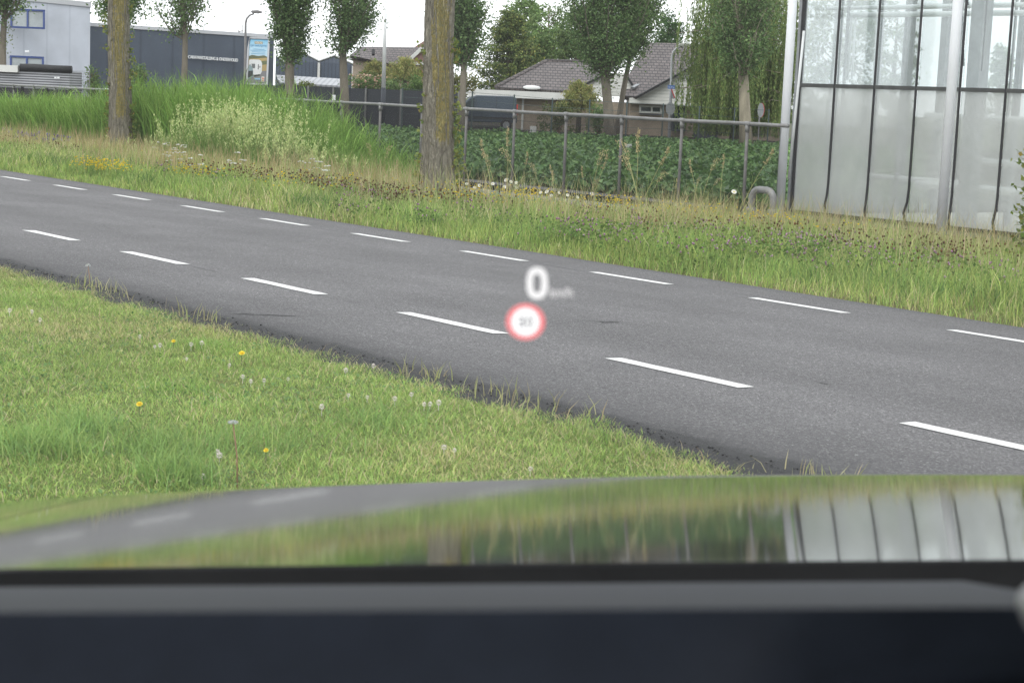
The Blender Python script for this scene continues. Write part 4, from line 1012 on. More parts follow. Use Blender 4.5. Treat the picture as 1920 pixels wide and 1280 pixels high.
def skyprint():
    m, nt, out = newmat('printed_poster_sky')
    sp = N(nt, 'SeparateXYZ'); L(nt, N(nt, 'NewGeometry').outputs['Position'], sp.inputs[0])
    z0 = pw(.5, .45, 0)[2]; z1 = pw(.5, .03, 0)[2]
    t = mth(nt, 'DIVIDE', mth(nt, 'SUBTRACT', sp.outputs['Z'], z0), z1 - z0)
    c = ramp(nt, [(0, (.42, .56, .65)), (.4, (.48, .66, .76)), (1, (.18, .46, .66))], t)
    p = N(nt, 'BsdfPrincipled', Roughness=.4); L(nt, c, p.inputs['Base Color']); L(nt, p.outputs[0], out.inputs['Surface']); return m
pic.data.materials.append(skyprint())
def art(poly, k, c): pprint('print', poly, .02 + .006 * k, flat('print_ink', c), pic, .004)
art([(.05, .40), (.2, .37), (.5, .39), (.8, .37), (.95, .40), (.95, .60), (.05, .60)], 1, (.10, .11, .05))
art([(.05, .46), (.5, .44), (.95, .42), (.95, .72), (.05, .72)], 2, (.38, .28, .11))
art([(.6, .5), (.95, .48), (.95, .56), (.7, .58)], 3, (.12, .14, .06))
art([(.05, .74), (.95, .70), (.95, .97), (.05, .97)], 3, (.17, .165, .17))
art([(.07, .50), (.12, .47), (.55, .465), (.66, .49), (.72, .55), (.72, .73), (.66, .78), (.35, .80), (.07, .74)], 4, (.62, .63, .62))
art([(.20, .56), (.38, .56), (.38, .66), (.24, .66)], 5, (.12, .13, .13))
art([(.52, .57), (.56, .57), (.56, .68), (.52, .68)], 5, (.03, .03, .03))
art([(.60, .60), (.64, .60), (.64, .64), (.60, .64)], 5, (.05, .05, .05))
art([(.06, .60), (.14, .57), (.27, .66), (.30, .72), (.30, .84), (.10, .90), (.06, .90)], 6, (.20, .27, .28))
art([(.06, .72), (.28, .71), (.29, .82), (.06, .87)], 7, (.02, .025, .025))
art([(.34, .80), (.64, .78), (.64, .81), (.36, .84)], 5, (.02, .02, .02))
art([(.72, .83), (.86, .83), (.86, .94), (.72, .94)], 5, (.6, .55, .5))
art([(.76, .85), (.83, .85), (.83, .89), (.76, .89)], 6, (.55, .09, .05)); art([(.75, .905), (.84, .905), (.84, .925), (.75, .925)], 6, (.5, .12, .08))
art([(.38, .865), (.66, .865), (.66, .90), (.38, .90)], 5, (.25, .42, .62))
art([(.30, .075), (.70, .075), (.70, .13), (.30, .13)], 2, (.34, .29, .17))
text_on('print', 'VEILIG', pw(.33, .085, .04), pw(.67, .085, .04), pw(.33, .122, .04), .004, M['white_paint'], pic)
text_on('print', 'OP VAKANTIE', pw(.10, .145, .04), pw(.90, .145, .04), pw(.10, .185, .04), .004, flat('print_blue', (.05, .22, .42)), pic)
for k, (a, b_, v) in enumerate(((.25, .8, .235), (.1, .9, .265), (.2, .85, .295), (.16, .85, .335))):
    art([(a, v), (b_, v), (b_, v + .012), (a, v + .012)], 2, (.14, .36, .55))

# zigzag sheds
sD = 150
zz = [(517, 105), (535, 118), (567, 100.5), (598.5, 116.5), (627, 106.5), (662.5, 122), (695, 109), (718, 118)]
r = empty('storage_shed', down(atD(600, 120, sD), GZ), 'row of dark gabled sheds with white roofs', 'shed')
body = [atD(x, y, sD) for x, y in zz]
wall_from_top(body, .3).build('wall', M['slate_fine'], r)
for i in range(len(zz) - 1):
    a, c = np.array(body[i]), np.array(body[i + 1]); up = np.array([0, 0, .08])
    MB().prism([a + up - FWH * .1, c + up - FWH * .1, c + up * 2.2 - FWH * .1, a + up * 2.2 - FWH * .1], FWH * 30 + np.array([0, 0, 1.1 if i in (2, 4, 6) else 0.0])).build('roof', M['white_paint'], r)
for x, y in ((598.5, 118), (662.5, 124)): MB().bar(atD(x, y, sD) - FWH * .15, down(atD(x, y, sD), GZ) - FWH * .15, .2, .15).build('downpipe', M['white_trim'], r)
MB().prism([atD(652, 105, 152), atD(720, 107.5, 152), atD(720, 113, 152), atD(652, 110, 152)], FWH * 8).build('eaves_board', M['white_trim'], r)
# lean-to
r = empty('lean_to', down(atD(580, 150, 118), GZ), 'low dark lean-to with grey ribbed roof beside the sheds', 'shed')
P = [atD(517, 140.5, 120), atD(640, 148, 120), atD(637, 161, 116), atD(524, 155, 116)]
MB().prism([P[0], P[1], P[2], P[3]], np.array([0, 0, -.12])).build('roof', M['grey_roof_sheet'], r)
wall_from_top([atD(526, 157, 116.5), atD(636, 161.5, 116.5)], 3.5).build('wall', M['slate_dark'], r)
MB().bar(atD(520, 152, 117), atD(531, 160, 116.4), .10, .3).build('gutter', M['white_paint'], r)
# dark privacy fence
def panelfence(name, x0, y0, x1, y1, D, mat, label, posts, z=GZ, thick=.06, pcol='slate_dark'):
    a = atD(x0, y0, D); c = atD(x1, y1, D); r = empty(name, down(a * .5 + c * .5, z), label, 'fence')
    xs_ = [x0] + posts + [x1]
    for i in range(len(xs_) - 1):
        t0 = (xs_[i] - x0) / (x1 - x0); t1 = (xs_[i + 1] - x0) / (x1 - x0)
        pa = a + (c - a) * t0 + RT * .05; pb = a + (c - a) * t1 - RT * .05
        wall_from_top([pa, pb], thick, z - .05).build('panel', mat, r)
    for x in xs_:
        t = (x - x0) / (x1 - x0); p = a + (c - a) * t
        MB().bar(p + np.array([0, 0, .05]) - FWH * .02, down(p, z - .05) - FWH * .02, .09, .1).build('post', M[pcol], r)
    return r
panelfence('privacy_fence', 452, 158, 860, 173, 92, M['fence_boards'], 'dark slate board fence along the far side of the field', [494, 536, 578, 625, 686, 752, 800], pcol='concrete')
r = MB(); r.prism(quadpx(623, 178, 629.5, 188, 91.8, .02, .1), FWH * .02); o = r.build('notice_plate', M['white_paint'], loc=atD(626, 188, 91.7)); tag(o, 'small white notice plate hung on the dark board fence', 'sign')

# flagpole
p = atD(719, 165, 91.0); t_ = atD(724, -20, 91.0)
r = empty('flagpole', down(p, GZ), 'tall white flagpole with dark foot before the palms', 'flagpole')
MB().tube([p, t_], [.115, .07], 10).build('pole', M['white_paint'], r, smooth=True)
MB().tube([down(p, GZ - .05), p], [.13, .125], 10).build('foot', M['slate_dark'], r, smooth=True)

# house behind the palms
hD = 128
r = empty('brick_house', down(atD(730, 130, hD), GZ), 'brick house with grey tiled roof behind the palms', 'house')
MB().prism([atD(656, 104, hD), atD(676, 88, hD + 4), atD(792, 89, hD + 4), atD(764, 118, hD), atD(742, 122, hD)], np.array([0, 0, -.2]) + FWH * .2).build('roof', M['tile'], r)
wall_from_top([atD(662, 112, hD + .6), atD(764, 120, hD + .6)], 6).build('wall', M['brick'], r)
g_ = [atD(763, 118, hD - .3), atD(791, 92, hD - .3), atD(818, 118, hD - .3)]
wall_from_top(g_, 5).build('gable_wall', M['pink_brick'], r)
bb = MB(); bb.bar(g_[0] - FWH * .15 + np.array([0, 0, .04]), g_[1] - FWH * .15 + np.array([0, 0, .04]), .2, .24); bb.bar(g_[1] - FWH * .15 + np.array([0, 0, .041]), g_[2] - FWH * .15 + np.array([0, 0, .041]), .21, .24)
bb.bar(g_[0] - FWH * .12 + np.array([0, 0, -.05]), g_[2] - FWH * .12 + np.array([0, 0, -.05]), .15, .2); bb.build('barge_board', M['white_trim'], r)
MB().tube([atD(700, 103, hD - .2), atD(700, 94, hD)], .12, 8).build('chimney', M['black_rubber'], r)
MB().prism([atD(778, 88, hD + 9), atD(798, 75, hD + 9), atD(816, 88, hD + 9), atD(816, 120, hD + 9), atD(778, 120, hD + 9)], FWH * 4).build('rear_gable', M['pink_brick'], r)

# bungalow
bD = 104
r = empty('bungalow', down(atD(1120, 200, bD), GZ), 'brick bungalow with grey tiled hips and white boarded gables', 'house')
fl = MB(); fl.prism([atD(930, 163.5, bD), atD(1024, 115, bD + 6), atD(1112, 117.5, bD + 6), atD(1130, 143, bD + 2.2), atD(1098, 158, bD + .3), atD(1065, 171, bD)], np.array([0, 0, -.22]) + FWH * .2)
fl.build('roof', M['tile'], r)
rid = MB(); rid.tube([atD(930, 163, bD - .05), atD(1024, 114.5, bD + 6), atD(1112, 117, bD + 6)], .12, 7); rid.build('ridge_tiles', M['tile'], r)
gb = MB(); gl = [atD(1094, 161, bD - .6), atD(1098, 157.5, bD - .6), atD(1142, 137, bD - .6), atD(1172, 137.5, bD - .6), atD(1186, 160, bD - .6), atD(1186, 182, bD - .6), atD(1094, 180, bD - .6)]
gb.prism(gl, FWH * 4); gb.build('left_gable', M['boards'], r)
MB().bar(gl[1] - FWH * .1, gl[2] - FWH * .1, .2, .12).build('verge_trim', M['black_rubber'], r); MB().bar(gl[3] - FWH * .1, gl[4] - FWH * .1, .2, .12).build('verge_trim', M['black_rubber'], r)
big = MB(); big.prism([atD(1170, 180.5, bD - 1.8), atD(1193.5, 181.2, bD - 2.2), atD(1368, 84, bD + 1.5), atD(1212, 80, bD + 5), atD(1176, 146, bD + 1.5)], np.array([0, 0, -.22]) + FWH * .25); big.build('roof', M['tile'], r)
rg = [atD(1195, 182.5, bD - 2.0), atD(1368, 87, bD - 2.0), atD(1470, 150, bD - 2.0), atD(1470, 206, bD - 2.0), atD(1180, 194, bD - 2.0), atD(1180, 184, bD - 2.0)]
MB().prism(rg, FWH * 3).build('right_gable', M['boards'], r)
bb = MB(); bb.bar(rg[0] - FWH * .25 + np.array([0, 0, .03]), rg[1] - FWH * .25 + np.array([0, 0, .03]), .4, .13); bb.bar(rg[1] - FWH * .25, rg[2] - FWH * .25, .4, .13); bb.build('barge_board', M['black_rubber'], r)
MB().bar(atD(1186, 165, bD - 1.2), atD(1197, 159, bD - .6), .25, .1).build('flashing', M['galv'], r)
# flat-roofed wing with white fascia
MB().prism(quadpx(858, 166, 1100, 179.5, bD - 1.4, .2), FWH * 6).build('fascia', M['white_trim'], r)
wl = wall_from_top([atD(962, 183.5, bD - .7), atD(1180, 192.5, bD - .7)], 5); wl.build('wall', M['brick'], r)
wl = wall_from_top([atD(1181, 193, bD - 1.4), atD(1468, 205, bD - 1.4)], 5); wl.build('wall', M['brick'], r)
sk = MB(); c = atD(997, 164.5, bD - .2); sk.sphere(c, .5, 14, 8, (1.05, 1.05, .26)); o = sk.build('skylight', M['white_paint'], r, smooth=True)
MB().bar(atD(981, 184.5, bD - .78), down(atD(981, 184.5, bD - .78), GZ), .12, .1).build('downpipe', M['white_trim'], r)
window(r, 1200, 199, 1239, 210, bD - 1.45, M['white_trim'], M['dark_glass'], (.56,), .06, .1)
window(r, 1260, 199, 1283, 244, bD - 1.45, M['slate_dark'], M['dark_glass'], (), .06, .1)
MB().prism(quadpx(1199, 213, 1240, 214.6, bD - 1.5, .1, .12), FWH * .12).build('sill', M['slate_dark'], r)
MB().prism(quadpx(1300, 238, 1345, 262, bD - 1.5, .1, .05), FWH * .1).build('hatch', M['slate_dark'], r)
# carport post
MB().prism(quadpx(866, 181, 962, 183, bD + 2, .1), FWH * 1).build('carport_beam', M['slate_dark'], r)

# van
def van():
    D = 99; c0 = atD(858, 245, D)
    base = down(atD(905, 245, D), GZ)
    r = empty('parked_van', base, 'blue grey panel van parked under the flat white roof', 'van')
    Sx = F / D
    def P(px, zz, y=0): # px along body, zz height above ground
        q = atD(px, 210, D); q = down(q, GZ + zz); return q + FWH * y
    prof = [(850, .55), (851, 1.05), (860, 1.18), (882, 1.82), (893, 1.93), (960, 1.95), (967, 1.86), (970, .45), (850, .42)]
    MB().prism([P(px, z) for px, z in prof], FWH * 1.85).build('body', M['van_paint'], r, bevel=.05)
    wn = MB().prism([P(865, 1.2, -.012), P(883, 1.72, -.012), P(889, 1.76, -.012), P(889, 1.2, -.012)], FWH * .02); wn.build('side_window', M['dark_glass'], r)
    MB().prism([P(859.6, 1.19, .15), P(882, 1.84, .15), P(882, 1.84, 1.7), P(859.6, 1.19, 1.7)], RT * -.03 + np.array([0, 0, .012])).build('windscreen', M['lit_glass'], r)
    for x in (892, 930): MB().prism([P(x, .55, -.006), P(x + .5, .55, -.006), P(x + .5, 1.9, -.006), P(x, 1.9, -.006)], FWH * .02).build('door_seam', M['black_rubber'], r)
    MB().prism([P(866, .62, -.02), P(966, .62, -.02), P(966, .74, -.02), P(866, .74, -.02)], FWH * .03).build('side_moulding', M['black_rubber'], r)
    for x in (868, 950):
        c = P(x, .33, .12); q = MB(); q.tube([c - FWH * .13, c + FWH * .1], .33, 18); w = q.build('wheel', M['tyre'], r)
        MB().tube([c - FWH * .14, c - FWH * .11], .19, 14).build('rim', M['galv'], w)
    MB().prism([P(968.5, .9, -.01), P(970.4, .9, -.01), P(970.4, 1.5, -.01), P(968.5, 1.5, -.01)], FWH * .2).build('tail_light', M['red'], r)
van()
# white car by the grey block
def car_far():
    D = 95; base = down(atD(180, 165, D), GZ)
    r = empty('parked_car', base, 'white car roof half hidden behind the left trunk', 'car')
    def P(px, zz, y=0): return down(atD(px, 160, D), GZ + zz) + FWH * y
    prof = [(150, .35), (149, .75), (162, .92), (172, 1.38), (182, 1.45), (205, 1.43), (222, 1.0), (240, .92), (243, .38)]
    MB().prism([P(a, z) for a, z in prof], FWH * 1.7).build('body', M['white_paint'], r, bevel=.06)
    MB().prism([P(166, .96, -.01), P(174, 1.32, -.01), P(202, 1.34, -.01), P(214, .99, -.01)], FWH * .02).build('side_window', M['dark_glass'], r)
    for x in (165, 226):
        c = P(x, .31, .1); w = MB().tube([c - FWH * .12, c + FWH * .1], .31, 16).build('wheel', M['tyre'], r)
        MB().tube([c - FWH * .13, c - FWH * .1], .18, 12).build('rim', M['galv'], w)
car_far()

# corrugated container, white block and dark sheet fence at far left
r = empty('corrugated_container', down(atD(60, 160, 76), GZ), 'pale corrugated container with a rolled black tarp on top', 'container')
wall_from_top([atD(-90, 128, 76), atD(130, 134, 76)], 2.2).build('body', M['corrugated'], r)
q = MB(); q.tube([atD(33, 126.5, 75.6) + FWH * .4, atD(60, 127, 75.6) + FWH * .4, atD(95, 129, 75.6) + FWH * .4, atD(130, 130.5, 75.6) + FWH * .4], [.17, .175, .16, .17], 10); q.build('rolled_tarp', M['tarp'], r, smooth=True)
MB().prism(quadpx(-90, 118, 33, 131, 75.8, 1), FWH * 2).build('top_box', M['white_trim'], r)
for x in (102, 107.5): MB().prism(quadpx(x, 144.5, x + 4.2, 147.5, 75.9, .02, .03), FWH * .03).build('mark', M['white_paint'], r)
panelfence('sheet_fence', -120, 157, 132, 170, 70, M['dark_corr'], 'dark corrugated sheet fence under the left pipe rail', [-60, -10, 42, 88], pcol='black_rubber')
# thin wire mesh beside it
r = empty('wire_mesh_fence', down(atD(150, 165, 78), GZ), 'thin wire mesh fence before the pale grey building', 'fence')
for x in (-20, 40, 90, 131, 168): MB().tube([down(atD(x, 150, 78), GZ), atD(x, 127 + .03 * x, 78)], .025, 6).build('post', M['lamp_pole'], r)
q = MB()
for k in range(7): q.tube([atD(-60, 128.5 + 5.4 * k, 78), atD(168, 134 + 5.4 * k, 78)], .007, 4)
for x in range(-60, 169, 7): q.tube([atD(x, 129 + .025 * (x + 60), 78), atD(x - .5, 166 + .025 * (x + 60), 78)], .005, 4)
q.build('wire', M['lamp_pole'], r)

# street fence with green posts
r = empty('chain_link_fence', down(atD(1100, 230, 80), GZ), 'green posted wire fence between field and bungalow', 'fence')
pxs = [(755, 165), (820, 168), (886, 172), (964.5, 177.5), (1036, 184), (1106, 187), (1176, 191.5), (1244, 194), (1312, 199), (1378, 202), (1442, 205)]
for x, y in pxs:
    MB().tube([down(atD(x, y, 82), GZ - .05), atD(x, y, 82)], .035, 7).build('post', M['green_post'], r)
q = MB()
for k in range(5): q.tube([np.array(atD(x, y, 82)) - np.array([0, 0, .05 + .38 * k]) for x, y in pxs], .008, 4)
q.build('wire', M['green_post'], r)
# low clutter behind the net
tag(MB().box((0, 0, 0), (.32, .3, .5)).build('electric_box', M['white_trim'], loc=None), 'small pale utility box on the street edge below the van', 'utility box')
o = bpy.data.objects['electric_box']; o.location = tuple(down(atD(994, 232, 88), GZ)); o.rotation_euler[2] = math.atan2(RT[1], RT[0])

# street lamps and signs
def lamp(D, xb, yb, xt, yt, reach, label, headc):
    base = down(atD(xb, yb, D), GZ); top = atD(xt, yt, D)
    r = empty('street_lamp', base, label, 'street lamp', 'street lamps along the far street')
    Sx = F / D; s = np.sign(reach); rr_ = abs(reach) / Sx
    pts = [base, base * .5 + top * .5, top - np.array([0, 0, .55])] + [top - np.array([0, 0, .55]) + np.array([0, 0, .5 * math.sin(a)]) + RT * s * .45 * (1 - math.cos(a)) for a in (.5, 1.0, 1.5)] + [top + RT * s * rr_ * .55 + np.array([0, 0, .03])]
    MB().tube(pts, [.09, .075, .06, .055, .05, .045, .04], 9).build('pole', M['grey_edge' if headc == 'white_trim' else 'lamp_pole'], r, smooth=True)
    c = top + RT * s * rr_ * .8 + np.array([0, 0, .04])
    h = MB(); h.prism([c + RT * s * a + np.array([0, 0, z]) - FWH * .14 for a, z in ((-.28, .0), (-.22, .09), (.1, .12), (.32, .06), (.34, .0), (.1, -.07), (-.2, -.05))], FWH * .28); h.build('lantern', M[headc], r, bevel=.03)
    return r
lamp(94, 460, 150, 461, 24, 24, 'grey street lamp left of the caravan poster', 'lamp_pole')
lamp(92, 1255, 255, 1261, 86, 26, 'street lamp carrying road signs beside the bungalow', 'white_trim')
D = 91.7
r = empty('street_name_sign', atD(1259, 164, D), 'blue street name plate on the lamp post', 'sign')
MB().prism(quadpx(1252, 160, 1266, 166.5, D, .03, .0), FWH * .03).build('plate', M['sign_blue'], r)
TL, TR, BR, BL = quadpx(1253.4, 161.6, 1264.6, 165, D, .03, .008); text_on('lettering', 'De Ruit', TL, TR, BL, .004, M['white_paint'], r)
r = empty('warning_sign', atD(1260, 180, D), 'red edged triangular sign seen nearly edge on', 'sign')
tri = [atD(1258.5, 167, D), atD(1266, 185.5, D - .1), atD(1257, 185, D + .3)]
MB().prism(tri, RT * .03 + FWH * .02).build('plate', M['sign_back'], r)
q = MB(); q.bar(atD(1259, 167.5, D - .06), atD(1265, 184, D - .1), .05, .08); q.build('border', M['red'], r); MB().prism(quadpx(1263.5, 184.5, 1265.5, 189, D, .03, .1), FWH * .03).build('lower_edge', M['white_paint'], r)
def disc(mb, c, a, b_, n, th, nrm):
    mb.prism([c + a * math.cos(q_) + b_ * math.sin(q_) for q_ in np.linspace(0, 2 * np.pi, n, endpoint=False)], nrm * th); return mb
r = empty('round_sign', atD(1257, 205, D), 'grey back of a round sign low on the lamp post', 'sign')
disc(MB(), atD(1257, 204, D - .12), RT * .24, np.array([0, 0, .33]), 24, .02, FWH).build('plate', M['sign_back'], r)
D2 = 84; b0 = down(atD(1421, 272, D2), GZ); r = empty('no_entry_sign', b0, 'red rimmed round sign on its own grey post by the willow', 'sign')
MB().tube([b0, atD(1425, 194, D2)], .03, 8).build('pole', M['lamp_pole'], r)
c = atD(1426.5, 207, D2 - .07)
disc(MB(), c, RT * .15, np.array([0, 0, .34]), 24, .02, FWH).build('plate', M['sign_back'], r)
disc(MB(), c + RT * .028 + FWH * .03, RT * .155, np.array([0, 0, .345]), 24, .02, FWH).build('rim', M['red'], r)
# plate in the field
Df = 62; b0 = down(atD(1178, 285, Df), -.6); r = empty('field_marker', b0, 'small white marker plate standing in the crop', 'sign')
MB().tube([b0, atD(1178, 276, Df)], .012, 6).build('stake', M['lamp_pole'], r)
MB().prism(quadpx(1172, 270, 1184.5, 278, Df, .02), FWH * .015).build('plate', M['white_trim'], r)

# ------------------------------------------------------------------ pipe fence on the field edge
r = empty('pipe_fence', (-40, 21, -.6), 'galvanised pipe fence with black windbreak net along the field', 'fence')
FX0 = -20.3; RZ = 1.075
tp = MB(); xs_ = np.arange(-64, FX0 + .01, .8)
tp.tube([(x, 21.0, RZ + .004 * math.sin(x * 1.7)) for x in xs_] + [(FX0 + .1, 21.0, RZ)], .031, 12)
tp.build('top_rail', M['rail_steel'], r, smooth=True)
fx = -25.93
posts = [fx + 1.6 * k for k in range(-24, 4)]
for x in posts:
    q = MB(); ln = R.uniform(-.03, .03)
    q.tube([(x + ln, 21.0, -.72), (x + ln * .4, 21.0, .3), (x, 21.0, RZ - .02)], .028, 10)
    po = q.build('post', M['post_steel'], r, smooth=True)
    cl = MB(); cl.tube([(x - .06, 21.0, RZ), (x + .06, 21.0, RZ)], .042, 12); cl.tube([(x, 21.0, RZ - .13), (x, 21.0, RZ - .02)], .040, 12); cl.build('clamp', M['rail_steel'], po, smooth=True)
net = MB(); vs = []; fs = []; xn = np.arange(-64, FX0 + .01, .4)
for x in xn:
    for z in (RZ - .035, .6, .2, -.2, -.6): vs.append((x, 21.06 + .025 * math.sin(x * 1.96 + z * 2), z))
for i in range(len(xn) - 1):
    for j in range(4): fs.append((5 * i + j, 5 * i + j + 1, 5 * i + j + 6, 5 * i + j + 5))
net.add(vs, fs).build('netting', M['net'], r, smooth=True)

# bent pipe
c = atY(1408, 398, 20.7); d = atY(1449, 398, 20.7); zt = atY(1430, 356, 20.7)[2]
pts = [(c[0], 20.7, -.8), (c[0], 20.7, zt - .22)] + [(c[0] + .16 * (1 - math.cos(a)), 20.7, zt - .16 + .16 * math.sin(a) - .0) for a in (.4, .8, 1.2, 1.57)] + [(d[0] - .16 * (1 - math.cos(a)), 20.7, zt - .16 + .16 * math.sin(a)) for a in (1.57, 1.2, .8, .4)] + [(d[0], 20.7, zt - .22), (d[0], 20.7, -.8)]
r = empty('vent_pipe', (c[0], 20.7, -.5), 'grey bent pipe loop beside the greenhouse corner', 'pipe')
MB().tube(pts, .058, 14).build('bend', M['rail_steel'], r, smooth=True)
for x in (c[0], d[0]): MB().tube([(x, 20.7, zt - .40), (x, 20.7, zt - .30)], .078, 14).build('joint', M['rail_steel'], r, smooth=True)
MB().tube([(d[0], 20.7, -.8), (d[0], 20.7, zt - .42)], .072, 14).build('leg_sleeve', pm('slate_pvc', (.07, .08, .095), .4, .15, 5), r, smooth=True)

# ------------------------------------------------------------------ greenhouse
def greenhouse():
    r = empty('greenhouse', (-21.97, 23, -.5), 'large glass greenhouse with limewashed lower panes', 'greenhouse')
    X0, Yf, Yb, Zt, Zs, Zm = -21.97, 23.0, 42.0, 5.2, -.45, 1.77; XE = -6.0; sp = .895
    # plinth and ledge
    MB().box((X0 - .05, Yf - .02, -.9), (XE, Yf + .25, Zs - .03)).build('plinth', M['concrete'], r)
    MB().box((X0 + .35, 22.15, -.9), (XE, 22.45, -.62)).build('ledge', M['concrete'], r)
    MB().box((X0, Yf - .05, Zs - .035), (XE, Yf + .03, Zs + .035)).build('sill_bar', M['black_rubber'], r)
    MB().box((X0, Yf - .045, Zm - .03), (XE, Yf + .03, Zm + .035)).build('transom', pm('dark_transom', (.05, .052, .05), .6, .3, 9), r)
    MB().box((X0 - .02, Yf - .05, Zs - .2), (X0 + .04, Yf + .1, Zt)).build('corner_frame', M['galv'], r)
    MB().box((X0 + .05, Yf - .03, Zs - .2), (X0 + .09, Yf + .02, Zt)).build('corner_seal', M['black_rubber'], r)
    xs = [X0 + .07] + [X0 + .91 + sp * k for k in range(17)]
    for k, x in enumerate(xs[1:]):
        q = MB(); bend = R.choice([0, .0, .02, .05, .03]) * R.choice([-1, 1])
        pts = [(x, Yf - .03, Zt), (x, Yf - .03, Zm), (x, Yf - .03, .1), (x + .15 * bend, Yf - .04, -.1), (x + bend, Yf - .06, -.28), (x + bend * .3, Yf - .05, -.43)]
        q.tube(pts, [.021] * 6, 8); q.build('glazing_bar', M['black_rubber'], r, smooth=True)
    for k in range(len(xs) - 1):
        a, c = xs[k] + .012, xs[k + 1] - .012
        MB().box((a, Yf - .004, Zm + .036), (c, Yf + .004, Zt)).build('pane', M['pane_upper'], r)
        MB().box((a, Yf - .004, Zs + .036), (c, Yf + .004, Zm - .031)).build('pane', M['pane_lower'], r)
    # left and back walls, roof in glass with bars
    MB().box((X0 - .004, Yf + .1, Zs), (X0 + .004, Yb, Zt)).build('side_glazing', M['pane_rear'], r)
    MB().box((X0, Yb - .004, Zs), (XE, Yb + .004, Zt)).build('rear_glazing', M['pane_rear'], r)
    q = MB()
    for y in np.arange(Yf + 1.2, Yb, 1.6): q.box((X0 - .02, y - .02, Zs), (X0 + .02, y + .02, Zt))
    for x in np.arange(X0 + .9, XE, 1.8): q.box((x - .02, Yb - .02, Zs), (x + .02, Yb + .02, Zt))
    q.box((X0 - .03, Yf, Zt), (X0 + .05, Yb, Zt + .12)); q.box((X0, Yf - .06, Zt), (XE, Yf + .06, Zt + .12)); q.build('frame_bars', M['galv'], r)
    q = MB()
    for k in range(4):
        xa = X0 + 4 * k; q.hexa([(xa, Yf, Zt + .13), (xa + 2, Yf, Zt + .95), (xa + 2, Yb, Zt + .95), (xa, Yb, Zt + .13)], [(xa, Yf, Zt + .14), (xa + 2, Yf, Zt + .96), (xa + 2, Yb, Zt + .96), (xa, Yb, Zt + .14)])
        q.hexa([(xa + 2, Yf, Zt + .95), (xa + 4, Yf, Zt + .13), (xa + 4, Yb, Zt + .13), (xa + 2, Yb, Zt + .95)], [(xa + 2, Yf, Zt + .96), (xa + 4, Yf, Zt + .14), (xa + 4, Yb, Zt + .14), (xa + 2, Yb, Zt + .96)])
    q.build('roof', M['pane_rear'], r)
    MB().box((X0 + .1, Yf + .2, -.60), (XE, Yb - .1, -.5)).build('floor_slab', pm('pale_ground_sheet', (.5, .49, .42), .8, .15, 1), r)
    # inside: columns and heating pipes
    def col(px, w, Y): 
        p = atY(px, 200, Y); MB().box((p[0] - w / 2, Y - w / 2, -.55), (p[0] + w / 2, Y + w / 2, Zt)).build('inner_column', M['galv'], r)
    col(1828, .25, 24.2); col(1764, .15, 26.5); col(1562, .12, 25.2); col(1640, .12, 27.5); col(1905, .10, 25.5); col(1690, .07, 25.0); col(1700, .10, 30.0)
    pipes = [(1552, 16, 2000, 32, 24.6, .038), (1656, 15, 2000, 29, 25.6, .04), (1594, 29, 2000, 52, 24.8, .05), (1700, 12, 2000, 21, 26.5, .04),
             (1735, 217, 2000, 226, 24.9, .055), (1825, 302, 2000, 311, 24.6, .06), (1720, 345, 2000, 362, 25.2, .07), (1630, 330, 1800, 338, 25.6, .05)]
    for (xa, ya, xb, yb, Y, rad) in pipes:
        a = atY(xa, ya, Y); b_ = atY(xb, ya, Y); b_[2] = a[2]; b_[0] = min(b_[0], XE - .3)
        MB().tube([a, b_], rad, 10).build('heating_pipe', M['white_paint'], r, smooth=True)
    for (x, y0, y1, Y) in ((1597, 30, 150, 24.8), (1605, 30, 150, 24.85), (1832, 190, 360, 24.7)):
        a = atY(x, y0, Y); b_ = atY(x, y1, Y); b_[0] = a[0]; MB().tube([a, b_], .022, 8).build('riser_pipe', M['white_paint'], r, smooth=True)
    q = MB(); a = atY(1853, -30, 24.0); b_ = atY(1846, 130, 24.0); b_[0] = a[0]
    for k in range(46):
        z = a[2] + (b_[2] - a[2]) * k / 45; q.box((a[0] - (.012 if k % 2 else .004), 24.0 - (.004 if k % 2 else .012), z - .03), (a[0] + (.012 if k % 2 else .004), 24.0 + (.004 if k % 2 else .012), z + .03))
    q.build('chain', M['black_rubber'], r)
    h = atY(1815, 10, 23.9); MB().tube([h, h + np.array([-.02, 0, .08]), h + np.array([-.10, 0, .06]), h + np.array([-.12, 0, -.1]), h + np.array([-.06, 0, -.5]), h + np.array([.0, 0, -1.0])], .02, 8).build('hose', M['slate_dark'], r, smooth=True)
    # two white round columns outside
    MB().tube([(-21.24, 22.0, -.9), (-21.24, 22.0, 5.6)], .076, 18).build('outer_column', M['grey_post'] if 'grey_post' in M else M['grey_col'], r, smooth=True)
    MB().tube([(-17.76, 22.0, -.66), (-17.76, 22.0, 5.6)], .078, 18).build('outer_column', M['grey_col'], r, smooth=True)
    a = atY(1479, 335, 22.6); b_ = atY(1507.5, 58, 22.6)
    MB().tube([a, b_], .022, 8).build('drain_pipe', M['white_paint'], r, smooth=True)
M['grey_col'] = pm('pale_grey_column_paint', (.74, .75, .78), .45, .06, 1.2)
greenhouse()

